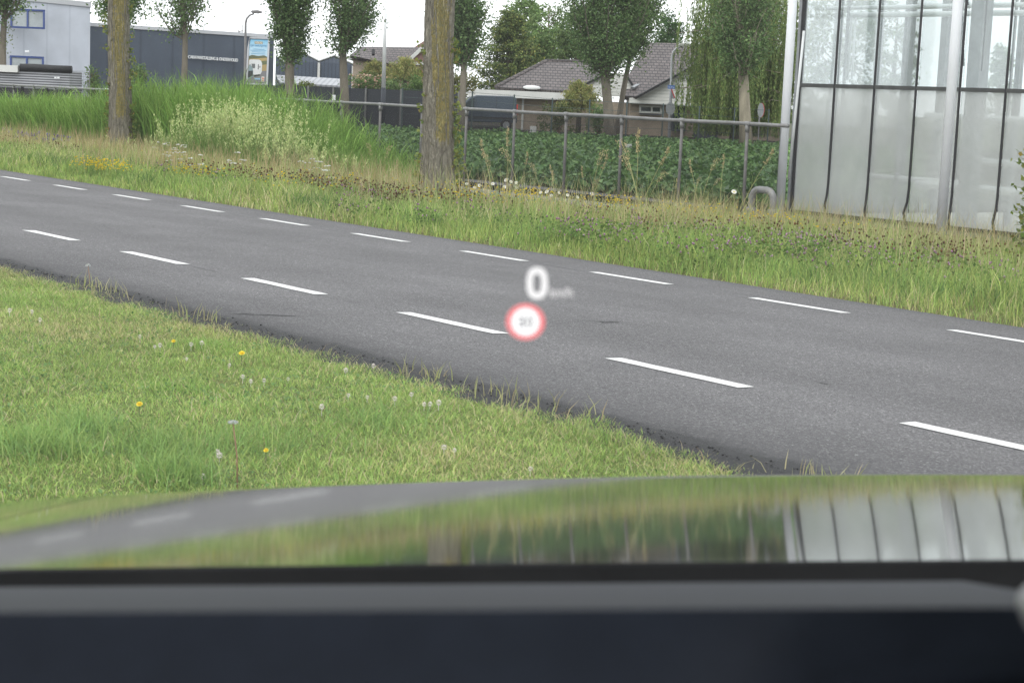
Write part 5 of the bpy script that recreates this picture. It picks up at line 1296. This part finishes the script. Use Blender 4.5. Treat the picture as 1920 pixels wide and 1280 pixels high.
# ------------------------------------------------------------------ single flowers
def share_copy(src, loc, rz=0, sc=1.0, label=None):
    c = src.copy(); COL.objects.link(c); c.location = tuple(loc); c.rotation_euler[2] = rz; c.scale = (sc,) * 3
    if label: c['label'] = label
    for ch in src.children:
        d_ = ch.copy(); COL.objects.link(d_); d_.parent = c
    return c
def daisy():
    r = empty('ox_eye_daisy', (0, 0, 0), 'white ox-eye daisy in the tall grass before the pipe fence', 'daisy', 'daisies before the pipe fence')
    MB().tube([(0, 0, 0), (.02, .01, .2), (.01, 0, .42)], [.006, .005, .004], 5).build('stem', M['green_stem'], r)
    q = MB(); n = 14; c = np.array([.01, 0, .425])
    for k in range(n):
        a = 2 * math.pi * k / n; d_ = math.cos(a) * RT + math.sin(a) * (FWH * .62 + np.array([0, 0, .78])) + .18 * (-FWH * .78 + np.array([0, 0, .62])); s = -math.sin(a) * RT + math.cos(a) * (FWH * .62 + np.array([0, 0, .78]))
        q.add([c + d_ * .012 - s * .006, c + d_ * .045 - s * .009, c + d_ * .055, c + d_ * .045 + s * .009, c + d_ * .012 + s * .006], [(0, 1, 2, 3, 4)])
    q.build('petals', M['white_petal'], r)
    MB().sphere(c - FWH * .008 + np.array([0, 0, .004]), .016, 8, 4, (1, 1, .6)).build('centre', M['yellow_petal'], r)
    return r
ds = daisy()
spots = [(890, 352), (899, 348), (907, 356), (892, 362), (902, 363), (916, 360), (924, 345), (950, 338), (958, 341), (968, 343), (946, 351), (955, 365), (968, 352), (1014, 361), (1026, 360), (1034, 367), (1048, 362), (1022, 372), (1064, 366), (1058, 377), (875, 345), (1082, 370), (1032, 386), (1376, 360), (1265, 384), (1206, 406), (1235, 398), (1274, 400), (1338, 404), (668, 339), (672, 352), (1248, 398), (1110, 364), (1290, 392)]
for i, (px, py) in enumerate(spots):
    Yd = R.uniform(18.6, 19.7); hd = atY(px, py, Yd); sc = R.uniform(.6, .85) * (1.0 if py < 372 else .8)
    loc = hd - np.array([.01 * sc, 0, .425 * sc])
    if i == 0: ds.location = tuple(loc); ds.scale = (sc,) * 3
    else: share_copy(ds, loc, R.uniform(-.7, .7), sc)
def tall_grass(v):
    lab = ['straw coloured tall grass stalk with a narrow upright ear before the field', 'tall grass stalk with a nodding spreading ear before the field'][v]
    r = empty('grass_stalk', (0, 0, 0), lab, 'grass stalk', 'tall grass stalks before the field')
    bend = .16 if v else .08
    pts = [np.array([bend * (t ** 2.2), 0, 1.0 * t - (.05 * t ** 4 if v else 0)]) for t in np.linspace(0, 1, 9)]
    MB().tube(pts, [.0055 - .0035 * i / 8 for i in range(9)], 5).build('stem', M['ear_stem'], r)
    A = Acc(); n = 60; t = rng.uniform(.74, 1.02, n)
    P = np.stack([bend * t ** 2.2, np.zeros(n), t - (.05 * t ** 4 if v else 0)], 1) + rng.normal(size=(n, 3)) * np.array([.012 + .014 * v, .012 + .014 * v, .006])
    leaves(P, rng.uniform(.022, .04, n), pal([(.52, .42, .23), (.42, .34, .18)], [1, 1], n), A, 0, .35, -2.0)
    A.build('ear', M['blade'], r)
    B = Acc(); m = 5; z = rng.uniform(.05, .5, m); blades(np.stack([0 * z, 0 * z, z], 1), rng.uniform(.2, .35, m), .007, pal([(.2, .24, .07), (.33, .28, .13)], [1, 1], m), .8, B); B.build('blades', M['blade'], r)
    return r
M['ear_stem'] = pm('ear_stem', (.30, .29, .12), .7, .2, 20)
protos = [tall_grass(0), tall_grass(1)]
ends = [(900, 262, 925, 370), (913, 280, 930, 370), (951, 240, 950, 350), (947, 268, 975, 365), (990, 285, 980, 360), (1000, 300, 1015, 372), (1030, 310, 1050, 375), (1126, 274, 1108, 375), (1140, 290, 1112, 378), (1172, 252, 1196, 385), (1196, 243, 1190, 380), (1174, 282, 1200, 388), (1256, 277, 1206, 380), (1243, 314, 1212, 388), (1292, 300, 1306, 378), (1340, 290, 1318, 372), (1358, 290, 1352, 372), (1307, 330, 1302, 385), (1452, 280, 1400, 372), (1347, 328, 1322, 380), (1035, 320, 1040, 385), (726, 268, 716, 350), (745, 300, 738, 355), (1118, 330, 1100, 390), (1270, 335, 1262, 390), (695, 265, 700, 340), (1415, 372, 1408, 405), (1428, 376, 1425, 405), (1090, 312, 1096, 380), (858, 330, 862, 380)]
for i, (xt_, yt_, xb_, yb_) in enumerate(ends):
    Yd = R.uniform(18.7, 19.7); T_ = atY(xt_, yt_, Yd); B_ = atY(xb_, yb_, Yd); 
    B_ = B_ + (B_ - T_) * .25
    v = i % 2; src = protos[v]
    L_ = np.linalg.norm(T_ - B_); dx = (T_ - B_)[0] / L_
    o = src if i < 2 else share_copy(src, B_)
    o.location = tuple(B_); o.scale = (L_,) * 3; flip = 0 if dx >= 0 else math.pi
    o.rotation_euler = (0, math.asin(max(-.9, min(.9, abs(dx)))) - .08, 0) if dx >= 0 else (0, math.asin(max(-.9, min(.9, abs(dx)))) - .08, math.pi)

# lawn flowers
def ground_at(px, py): p = atZ(px, py, .05); p[2] = float(gz(p[0], p[1])); return p
def clock(px, py, pyb, label):
    b0 = ground_at(px + (8 if py > 700 else 2), pyb); top = atD(px, py, np.dot(b0 - CAMP, FW) / 1.0)
    hgt = top[2] - b0[2]
    r = empty('dandelion_clock', b0, label, 'dandelion clock', 'dandelion clocks on the lawn')
    MB().tube([b0, b0 + (top - b0) * .5 + RT * .006, top], [.0028, .0025, .0022], 6).build('stem', M['stem'], r, smooth=True)
    A = Acc(); n = 130; d_ = rng.normal(size=(n, 3)); d_ /= np.linalg.norm(d_, axis=1)[:, None]; d_[:, 2] = np.abs(d_[:, 2]) * (.35 if py > 700 else 1)
    leaves(top + d_ * .015, .009, pal([(.6, .62, .6)], [1], n, .1), A, 0, .5); A.build('seed_head', M['petal'], r)
clock(437, 792, 920, 'tall dandelion clock on a reddish stem close to the bonnet'); clock(165, 499, 532, 'pale round dandelion clock standing at the asphalt edge')
def dandelion(px, py, label, s=1.0):
    b0 = ground_at(px, py + 8); r = empty('yellow_dandelion', b0, label, 'dandelion', 'yellow dandelions on the lawn'); top = b0 + np.array([0, 0, .055])
    MB().tube([b0, top], [.002, .002], 6).build('stem', M['green_stem'], r)
    q = MB(); n = 22
    for ring, (rad, zz) in enumerate(((.0125 * s, .002), (.009 * s, .006), (.005 * s, .008))):
        for k in range(n - 6 * ring):
            a = 2 * math.pi * k / (n - 6 * ring) + ring; d_ = np.array([math.cos(a), math.sin(a), 0]); t_ = np.array([-math.sin(a), math.cos(a), 0])
            q.add([top + d_ * .002, top + d_ * rad - t_ * .003 * s + np.array([0, 0, zz]), top + d_ * rad + t_ * .003 * s + np.array([0, 0, zz])], [(0, 1, 2)])
    tl = np.array([-FWH[0], -FWH[1], 0]) * .75
    q.v = [tuple(np.array(v_) + np.array([0, 0, 1.0]) * np.dot(np.array(v_) - top, -tl) * .6) for v_ in q.v]
    q.build('petals', M['yellow_petal'], r)
dandelion(453, 676, 'widest yellow dandelion, right of the others on the lawn', 1.15); dandelion(261, 776, 'yellow dandelion nearest the car on the lawn', 1.0); dandelion(325, 653, 'small yellow dandelion farthest up the lawn', .8); dandelion(498, 866, 'half closed yellow dandelion right of the tall clock', .7)
def cloverhead():
    r = MB()
    for k in range(26):
        a = k * 2.4; z = 1 - 2 * (k + .5) / 26; rr_ = math.sqrt(1 - z * z); d_ = np.array([rr_ * math.cos(a), rr_ * math.sin(a), z]); 
        t_ = np.cross(d_, [0, 0, 1.0]) + 1e-3; t_ /= np.linalg.norm(t_); u_ = np.cross(t_, d_); c = np.array([0, 0, .042])
        r.add([c + d_ * .004, c + d_ * .012 + t_ * .0035, c + d_ * .0145 + u_ * .001, c + d_ * .012 - t_ * .0035], [(0, 1, 2, 3)])
    r.tube([(0, 0, 0), (0, 0, .036)], .0014, 5)
    o = r.build('white_clover', M['clover_white']); return tag(o, 'white clover head dotted in the near lawn', 'clover flower', 'white clover heads in the lawn')
ch = cloverhead()
cl = [(262, 637), (290, 655), (300, 655), (350, 678), (358, 654), (378, 652), (455, 714), (470, 722), (495, 720), (540, 716), (648, 703), (653, 748), (688, 751), (740, 757), (771, 748), (795, 766), (806, 766), (822, 767), (603, 775), (407, 860), (411, 868), (832, 850), (852, 852), (994, 888), (60, 590), (18, 590), (700, 690), (75, 607), (430, 690), (380, 905)]
for i, (px, py) in enumerate(cl):
    p = ground_at(px, py + 5); sc = R.uniform(.6, .95)
    if i == 0: ch.location = tuple(p); ch.scale = (sc,) * 3
    else: share_copy(ch, p, R.uniform(0, 6), sc)

# ------------------------------------------------------------------ the car the picture is taken from
YAW = math.atan2(-FWH[0], FWH[1]) - math.radians(3.0)
ROLL = -math.radians(3.7)
car = empty('car', (0, 0, .05), 'grey car with reflecting bonnet and head-up display, seen from its driver seat', 'car')
car.rotation_euler = (0, ROLL, YAW)
CM = (Matrix.Rotation(YAW, 3, 'Z') @ Matrix.Rotation(ROLL, 3, 'Y'))
CMn = np.array(CM); CORG = np.array([0, 0, .05])
CZ = 1.305  # camera height in the car
def to_car(P): return CMn.T @ (np.array(P) - CORG)
def cbuild(mb, name, mat, parent=None, smooth=False, bevel=0):
    me = bpy.data.meshes.new(name); me.from_pydata(mb.v, [], mb.f); me.update(); me.materials.append(mat)
    if smooth:
        for p in me.polygons: p.use_smooth = True
    o = bpy.data.objects.new(name, me); COL.objects.link(o); o.parent = parent or car
    if bevel:
        m_ = o.modifiers.new('bevel', 'BEVEL'); m_.width = bevel; m_.segments = 4; m_.limit_method = 'ANGLE'; m_.angle_limit = math.radians(20)
        for p in me.polygons: p.use_smooth = True
    return o
UC = .28; YR = 1.22; ZR = CZ - .268 * YR
def hoodz(u, y):
    v = u - UC; d_ = y - YR
    z = ZR - .132 * d_ - .008 * d_ ** 2 - (.004 if v < 0 else .016) * v ** 2
    if d_ > .80: z -= 1.1 * (d_ - .80) ** 2
    a = abs(v) - .62
    if a > 0: z -= .02 * a ** 2
    a = abs(v) - .87
    if a > 0: z -= 1.5 * a ** 2 + 8 * a ** 4
    return z
def surf(u0, u1, y0, y1, nu, ny, th=.0025):
    b = MB(); vs = []; fs = []
    for j in range(ny + 1):
        for i in range(nu + 1):
            u = u0 + (u1 - u0) * i / nu; y = y0 + (y1 - y0) * j / ny; y_ = y - .10 * ((u - UC) / .8) ** 2 * (y - YR) / 1.3
            vs.append((u, y_, hoodz(u, y)))
    n = (nu + 1) * (ny + 1)
    for j in range(ny):
        for i in range(nu):
            a = j * (nu + 1) + i; fs.append((a, a + 1, a + nu + 2, a + nu + 1))
    vs2 = [(x, y, z - th) for x, y, z in vs]
    fs2 = [tuple(reversed([q + n for q in f])) for f in fs]
    b.add(vs + vs2, fs + fs2)
    edge = [i for i in range(nu + 1)] + [j * (nu + 1) + nu for j in range(1, ny + 1)] + [ny * (nu + 1) + i for i in range(nu - 1, -1, -1)] + [j * (nu + 1) for j in range(ny - 1, 0, -1)]
    m = len(edge); b.add([vs[e] for e in edge] + [vs2[e] for e in edge], [(k + m, (k + 1) % m + m, (k + 1) % m, k) for k in range(m)])
    return b
cbuild(surf(UC - .80, UC + .80, YR, YR + 1.08, 80, 70), 'bonnet', M['car_paint'], smooth=True)
cbuild(surf(UC - .97, UC - .8025, YR - .1, YR + 1.05, 20, 60), 'front_wing', M['car_paint'], smooth=True)
cbuild(surf(UC + .8025, UC + .97, YR - .1, YR + 1.05, 20, 60), 'front_wing', M['car_paint'], smooth=True)
# front end, sides
b = MB(); b.prism([(UC - .93, YR + .92, .66), (UC - .93, YR + 1.04, .56), (UC - .93, YR + 1.10, .44), (UC - .93, YR + 1.06, .22), (UC - .93, YR + .9, .2)], (1.86, 0, 0)); cbuild(b, 'front_bumper', M['car_paint'], bevel=.02)
b = MB()
for k in range(4): b.box((UC - .45, YR + 1.06, .40 + .04 * k), (UC + .45, YR + 1.12, .42 + .04 * k))
cbuild(b, 'grille', M['car_black'])
for s in (-1, 1):
    q = MB(); q.sphere((UC + s * .68, YR + 1.0, .60), .13, 14, 8, (1.3, .5, .6)); cbuild(q, 'headlight', M['headlight'], smooth=True)
    b = MB(); x = UC + s * .95
    b.prism([(x, YR + .95, .25), (x, YR + .95, .60), (x, YR - .15, .93), (x, -1.9, .95), (x, -2.0, .3)], (-s * .05, 0, 0)); cbuild(b, 'body_side', M['car_paint'], bevel=.015)
    for y in (YR + .65, -1.3):
        w = MB(); w.tube([(x - s * .16, y, .31), (x + s * .03, y, .31)], .33, 24); wo = cbuild(w, 'wheel', M['tyre'], smooth=False)
        w = MB(); w.tube([(x + s * .0, y, .31), (x + s * .035, y, .31)], .21, 20); cbuild(w, 'rim', M['galv'], wo)
    # A pillar, roof rail
    b = MB(); b.bar((UC + s * .80, 1.16, ZR - .03), (UC + s * .66, .86, CZ + .30), .07, .09); cbuild(b, 'windscreen_pillar', M['car_black'])
    b = MB(); b.bar((UC + s * .66, .86, CZ + .30), (UC + s * .66, -1.9, CZ + .28), .09, .09); cbuild(b, 'roof_rail', M['car_black'])
    b = MB(); b.bar((UC + s * .80, -.35, .93), (UC + s * .67, -.30, CZ + .29), .12, .08); cbuild(b, 'door_pillar', M['car_black'])
b = MB(); b.prism([(UC - .68, .88, CZ + .31), (UC + .68, .88, CZ + .31), (UC + .68, -2.0, CZ + .33), (UC - .68, -2.0, CZ + .33)], (0, 0, .04)); cbuild(b, 'roof', M['car_paint'])
b = MB(); b.prism([(UC - .67, .86, CZ + .30), (UC + .67, .86, CZ + .30), (UC + .67, -1.98, CZ + .31), (UC - .67, -1.98, CZ + .31)], (0, 0, -.012)); cbuild(b, 'headlining', M['headlining'])
b = MB(); b.box((UC - .9, -2.05, .3), (UC + .9, -2.0, CZ + .3)); cbuild(b, 'tailgate', M['car_paint'])
b = MB(); b.box((UC - .9, -2.0, .2), (UC + .9, YR - .1, .24)); cbuild(b, 'floor_pan', M['car_black'])
b = MB(); nu = 40; us_ = [UC - .95 + 1.9 * i / nu for i in range(nu + 1)]
ys_ = [YR + .02 - .10 * ((u - UC) / .8) ** 2 * .02 for u in us_]
b.add([(u, y, hoodz(u, y) - .004) for u, y in zip(us_, ys_)] + [(u, y - .10, hoodz(u, y) - .17) for u, y in zip(us_, ys_)], [(i, i + 1, nu + 2 + i, nu + 1 + i) for i in range(nu)])
cbuild(b, 'bonnet_seal', M['car_black'])
# scuttle between bonnet and windscreen
b = MB(); b.hexa([(UC - .8, YR - .16, ZR - .06), (UC + .8, YR - .16, ZR - .06), (UC + .8, YR + .03, ZR - .075), (UC - .8, YR + .03, ZR - .075)], [(UC - .8, YR - .16, ZR - .022), (UC + .8, YR - .16, ZR - .022), (UC + .8, YR + .03, ZR - .05), (UC - .8, YR + .03, ZR - .05)]); cbuild(b, 'scuttle', M['car_black'])
# windscreen
WB = np.array([0, 1.17, ZR - .02]); wu = np.array([0, -.454, .891]); wn_ = np.array([0, .891, .454])
hs = .80; b = MB()
top = WB + wu * .70
b.hexa([(UC - .78, WB[1], WB[2]), (UC + .78, WB[1], WB[2]), (UC + .66, top[1], top[2]), (UC - .66, top[1], top[2])], [tuple(np.array(q) + wn_ * .005) for q in [(UC - .78, WB[1], WB[2]), (UC + .78, WB[1], WB[2]), (UC + .66, top[1], top[2]), (UC - .66, top[1], top[2])]])
ws = cbuild(b, 'windscreen', M['windscreen'])
# dashboard
dz = lambda t: CZ - t
b = MB(); yE = .60
prof = [(1.10, CZ - .283 * 1.10 - .03), (.95, CZ - .281 * .95), (yE + .16, CZ - .2905 * (yE + .16)), (yE + .05, CZ - .2935 * (yE + .05)), (yE, CZ - .2985 * yE), (yE - .025, CZ - .335 * yE), (yE - .04, CZ - .47 * yE), (yE - .02, CZ - .75 * yE), (1.10, CZ - .70)]
n = len(prof); vs = []
us = [(-.40, 0, 0), (.05, 0, 0), (.09, .012, 0), (.12, .04, 0), (.15, .10, 0), (.27, .24, 0)]
for u, dy, dzz in us: vs += [(u, y + dy * (1 if k_ in (6, 7) else .25 if k_ == 5 else 0), z) for k_, (y, z) in enumerate(prof)]
m_ = len(us) - 1
top_f = [(q * n + i, q * n + i + 1, (q + 1) * n + i + 1, (q + 1) * n + i) for q in range(m_) for i in range(4)]
face_f = [(q * n + i, q * n + i + 1, (q + 1) * n + i + 1, (q + 1) * n + i) for q in range(m_) for i in range(4, n - 1)]
used = sorted({i for f in top_f for i in f}); ix = {a: k_ for k_, a in enumerate(used)}
b = MB(); b.add([vs[a] for a in used], [tuple(ix[i] for i in f) for f in top_f]); cbuild(b, 'dashboard_top', M['dash_top'], smooth=True)
b = MB(); b.add(vs, face_f + [tuple(range(n)), tuple(range((m_ + 1) * n - 1, m_ * n - 1, -1))]); ih = cbuild(b, 'instrument_hood', M['dash_face'], smooth=True)
b = MB(); b.hexa([(.28, 1.10, CZ - .36), (1.1, 1.10, CZ - .36), (1.1, .66, CZ - .235), (.28, .66, CZ - .235)], [(.28, 1.10, CZ - .33), (1.1, 1.10, CZ - .33), (1.1, .66, CZ - .21), (.28, .66, CZ - .21)]); cbuild(b, 'dashboard_pad', M['dash_top'])
b = MB(); b.box((.28, .645, CZ - .55), (1.1, .66, CZ - .236)); cbuild(b, 'centre_fascia', M['car_black'])
b = MB(); b.prism([(.211, .54, CZ - .160), (.27, .54, CZ - .160), (.27, .54, CZ - .193), (.228, .54, CZ - .187), (.213, .54, CZ - .175)], (0, .03, 0)); cbuild(b, 'display_trim', M['dash_silver'], bevel=.008)

# head-up display projected on the windscreen
HUD_K = .57
M['hud_white'] = hudmat('hud_white_light', (1, .985, .98), .75 * HUD_K)
M['hud_dim'] = hudmat('hud_dim_light', (1, .98, .97), .50 * HUD_K)
M['hud_red'] = hudmat('hud_red_light', (1, .05, .06), .8 * HUD_K)
M['hud_core'] = hudmat('hud_core_light', (1, 1, 1), .95 * HUD_K)
M['hud_shade'] = hudmat('hud_digit_light', (1, 1, 1), .5 * HUD_K)
def on_screen(px, py, off=.0025):
    """point of the inner glass face, in car coordinates, where the display ray strikes it"""
    o_ = to_car(CAMP); d_ = CMn.T @ ray(px, py); nn = wn_; t = np.dot(WB - nn * off - o_, nn) / np.dot(d_, nn); return o_ + d_ * t
hc = on_screen(1007, 531); ex = on_screen(1008, 531) - hc; ey = on_screen(1007, 532) - hc
def ring(mb, c, rx0, ry0, rx1, ry1, n=40, p=2.0):
    vs = []
    for k in range(n):
        a = 2 * math.pi * k / n; ca, sa = math.cos(a), math.sin(a); f = lambda v: math.copysign(abs(v) ** (2 / p), v)
        vs.append(c + ex * rx0 * f(ca) + ey * ry0 * f(sa)); vs.append(c + ex * rx1 * f(ca) + ey * ry1 * f(sa))
    fs = [(2 * k, 2 * ((k + 1) % n), 2 * ((k + 1) % n) + 1, 2 * k + 1) for k in range(n)]
    return mb.add(vs, fs)
cbuild(ring(MB(), hc, 8, 18, 20, 30, 40, 2.4), 'speed_readout', M['hud_white'], ws)
def hud_text(s, x0, y0, x1, y1, mat, bold=0.0):
    cu = bpy.data.curves.new('t', 'FONT'); cu.body = s; cu.offset = bold; tmp = bpy.data.objects.new('t', cu); COL.objects.link(tmp)
    dg = bpy.context.evaluated_depsgraph_get(); dg.update(); me = bpy.data.meshes.new_from_object(tmp.evaluated_get(dg)); bpy.data.objects.remove(tmp)
    co = np.array([v.co[:] for v in me.vertices]); lo = co.min(0); hi = co.max(0)
    vs = [hc + ex * (x0 + (q[0] - lo[0]) / (hi[0] - lo[0]) * (x1 - x0)) + ey * (y1 - (q[1] - lo[1]) / (hi[1] - lo[1]) * (y1 - y0)) for q in co]
    mb = MB(); mb.add(vs, [tuple(p.vertices) for p in me.polygons]); bpy.data.meshes.remove(me); return cbuild(mb, 'speed_unit' if 'k' in s else 'limit_digits', mat, ws)
hud_text('km/h', 24, 8, 67, 26, M['hud_dim'], .02)
rc = hc + ex * (985 - 1007) + ey * (604.5 - 531)
cbuild(ring(MB(), rc, 27, 26.5, 37, 35), 'speed_limit_ring', M['hud_red'], ws)
def digit_disc():
    b = MB(); v = []; f = []
    for iy in range(-27, 27):
        for ix in range(-27, 27):
            x, y = ix + .5, iy + .5
            if math.hypot(x, y) > 26.6: continue
            three = -14 < x < -1.5 and abs(y) < 11 and (y < -7 or abs(y) < 2 or y > 7 or x > -5.5)
            q0 = ((x - 8) / 6.8) ** 2 + (y / 11) ** 2; q1 = ((x - 8) / 3.0) ** 2 + (y / 7) ** 2
            if three or (q0 < 1 and q1 > 1): continue
            k = len(v); v += [rc + ex * (x + a_) + ey * (y + b_) for a_, b_ in ((-.5, -.5), (.5, -.5), (.5, .5), (-.5, .5))]; f.append((k, k + 1, k + 2, k + 3))
    return b.add(v, f)
cbuild(digit_disc(), 'speed_limit_disc', M['hud_core'], ws)

# ------------------------------------------------------------------ light
W = bpy.data.worlds.new('World'); S.world = W; W.use_nodes = True
nt = W.node_tree
for n_ in list(nt.nodes): nt.nodes.remove(n_)
sky = nt.nodes.new('ShaderNodeTexSky'); sky.sky_type = 'NISHITA'; sky.sun_disc = False
SUN_EL = 52; sky.sun_elevation = math.radians(SUN_EL); sky.sun_rotation = math.radians(150); sky.dust_density = 4.0; sky.air_density = 1.0; sky.ozone_density = 1.0
hs_ = nt.nodes.new('ShaderNodeHueSaturation'); hs_.inputs['Saturation'].default_value = .08
nt.links.new(sky.outputs[0], hs_.inputs['Color'])
co = nt.nodes.new('ShaderNodeTexCoord'); nz = nt.nodes.new('ShaderNodeTexNoise'); nz.inputs['Scale'].default_value = 2.5; nz.inputs['Detail'].default_value = 5
nt.links.new(co.outputs['Generated'], nz.inputs['Vector'])
rp = nt.nodes.new('ShaderNodeValToRGB'); rp.color_ramp.elements[0].position = .3; rp.color_ramp.elements[0].color = (.88, .885, .90, 1); rp.color_ramp.elements[1].position = .7; rp.color_ramp.elements[1].color = (1.05, 1.05, 1.05, 1)
nt.links.new(nz.outputs['Fac'], rp.inputs['Fac'])
mx = nt.nodes.new('ShaderNodeMix'); mx.data_type = 'RGBA'; mx.blend_type = 'MULTIPLY'; mx.inputs[0].default_value = 1.0
cl_ = nt.nodes.new('ShaderNodeMix'); cl_.data_type = 'RGBA'; cl_.inputs[0].default_value = .9; cl_.inputs[7].default_value = (9.2, 9.3, 9.5, 1)   # overcast: cloud over nearly all of the sky
nt.links.new(hs_.outputs[0], cl_.inputs[6])
nt.links.new(cl_.outputs[2], mx.inputs[6]); nt.links.new(rp.outputs[0], mx.inputs[7])
bg = nt.nodes.new('ShaderNodeBackground'); bg.inputs['Strength'].default_value = .12
nt.links.new(mx.outputs[2], bg.inputs['Color'])
wo = nt.nodes.new('ShaderNodeOutputWorld'); nt.links.new(bg.outputs[0], wo.inputs['Surface'])
sl = bpy.data.lights.new('sun', 'SUN'); sl.energy = .6; sl.angle = math.radians(25); sl.color = (1, .97, .93)
so = bpy.data.objects.new('sun', sl); COL.objects.link(so)
az = math.radians(150); so.rotation_euler = Vector((math.sin(az) * math.cos(math.radians(SUN_EL)), math.cos(az) * math.cos(math.radians(SUN_EL)), math.sin(math.radians(SUN_EL)))).to_track_quat('Z', 'Y').to_euler()

# ------------------------------------------------------------------ camera
cd = bpy.data.cameras.new('camera'); cam = bpy.data.objects.new('camera', cd); COL.objects.link(cam); S.camera = cam
cd.sensor_width = 36; cd.lens = 36 * F / 1920; cd.clip_start = .02; cd.clip_end = 3000
rx_ = MW @ np.array([1.0, 0, 0]); up_ = MW @ np.array([0, -1.0, 0]); bk_ = MW @ np.array([0, 0, -1.0])
m4 = Matrix.Identity(4)
for i in range(3): m4[i][0] = rx_[i]; m4[i][1] = up_[i]; m4[i][2] = bk_[i]; m4[i][3] = CAMP[i]
cam.matrix_world = m4
cd.dof.use_dof = True; cd.dof.focus_distance = 22.0; cd.dof.aperture_fstop = 12.2; cd.dof.aperture_blades = 7
S.view_settings.view_transform = 'Standard'; S.view_settings.look = 'None'; S.view_settings.exposure = 0.8; S.view_settings.gamma = 1.0
S.cycles.transparent_max_bounces = 24; S.cycles.max_bounces = 8; S.cycles.use_denoising = True
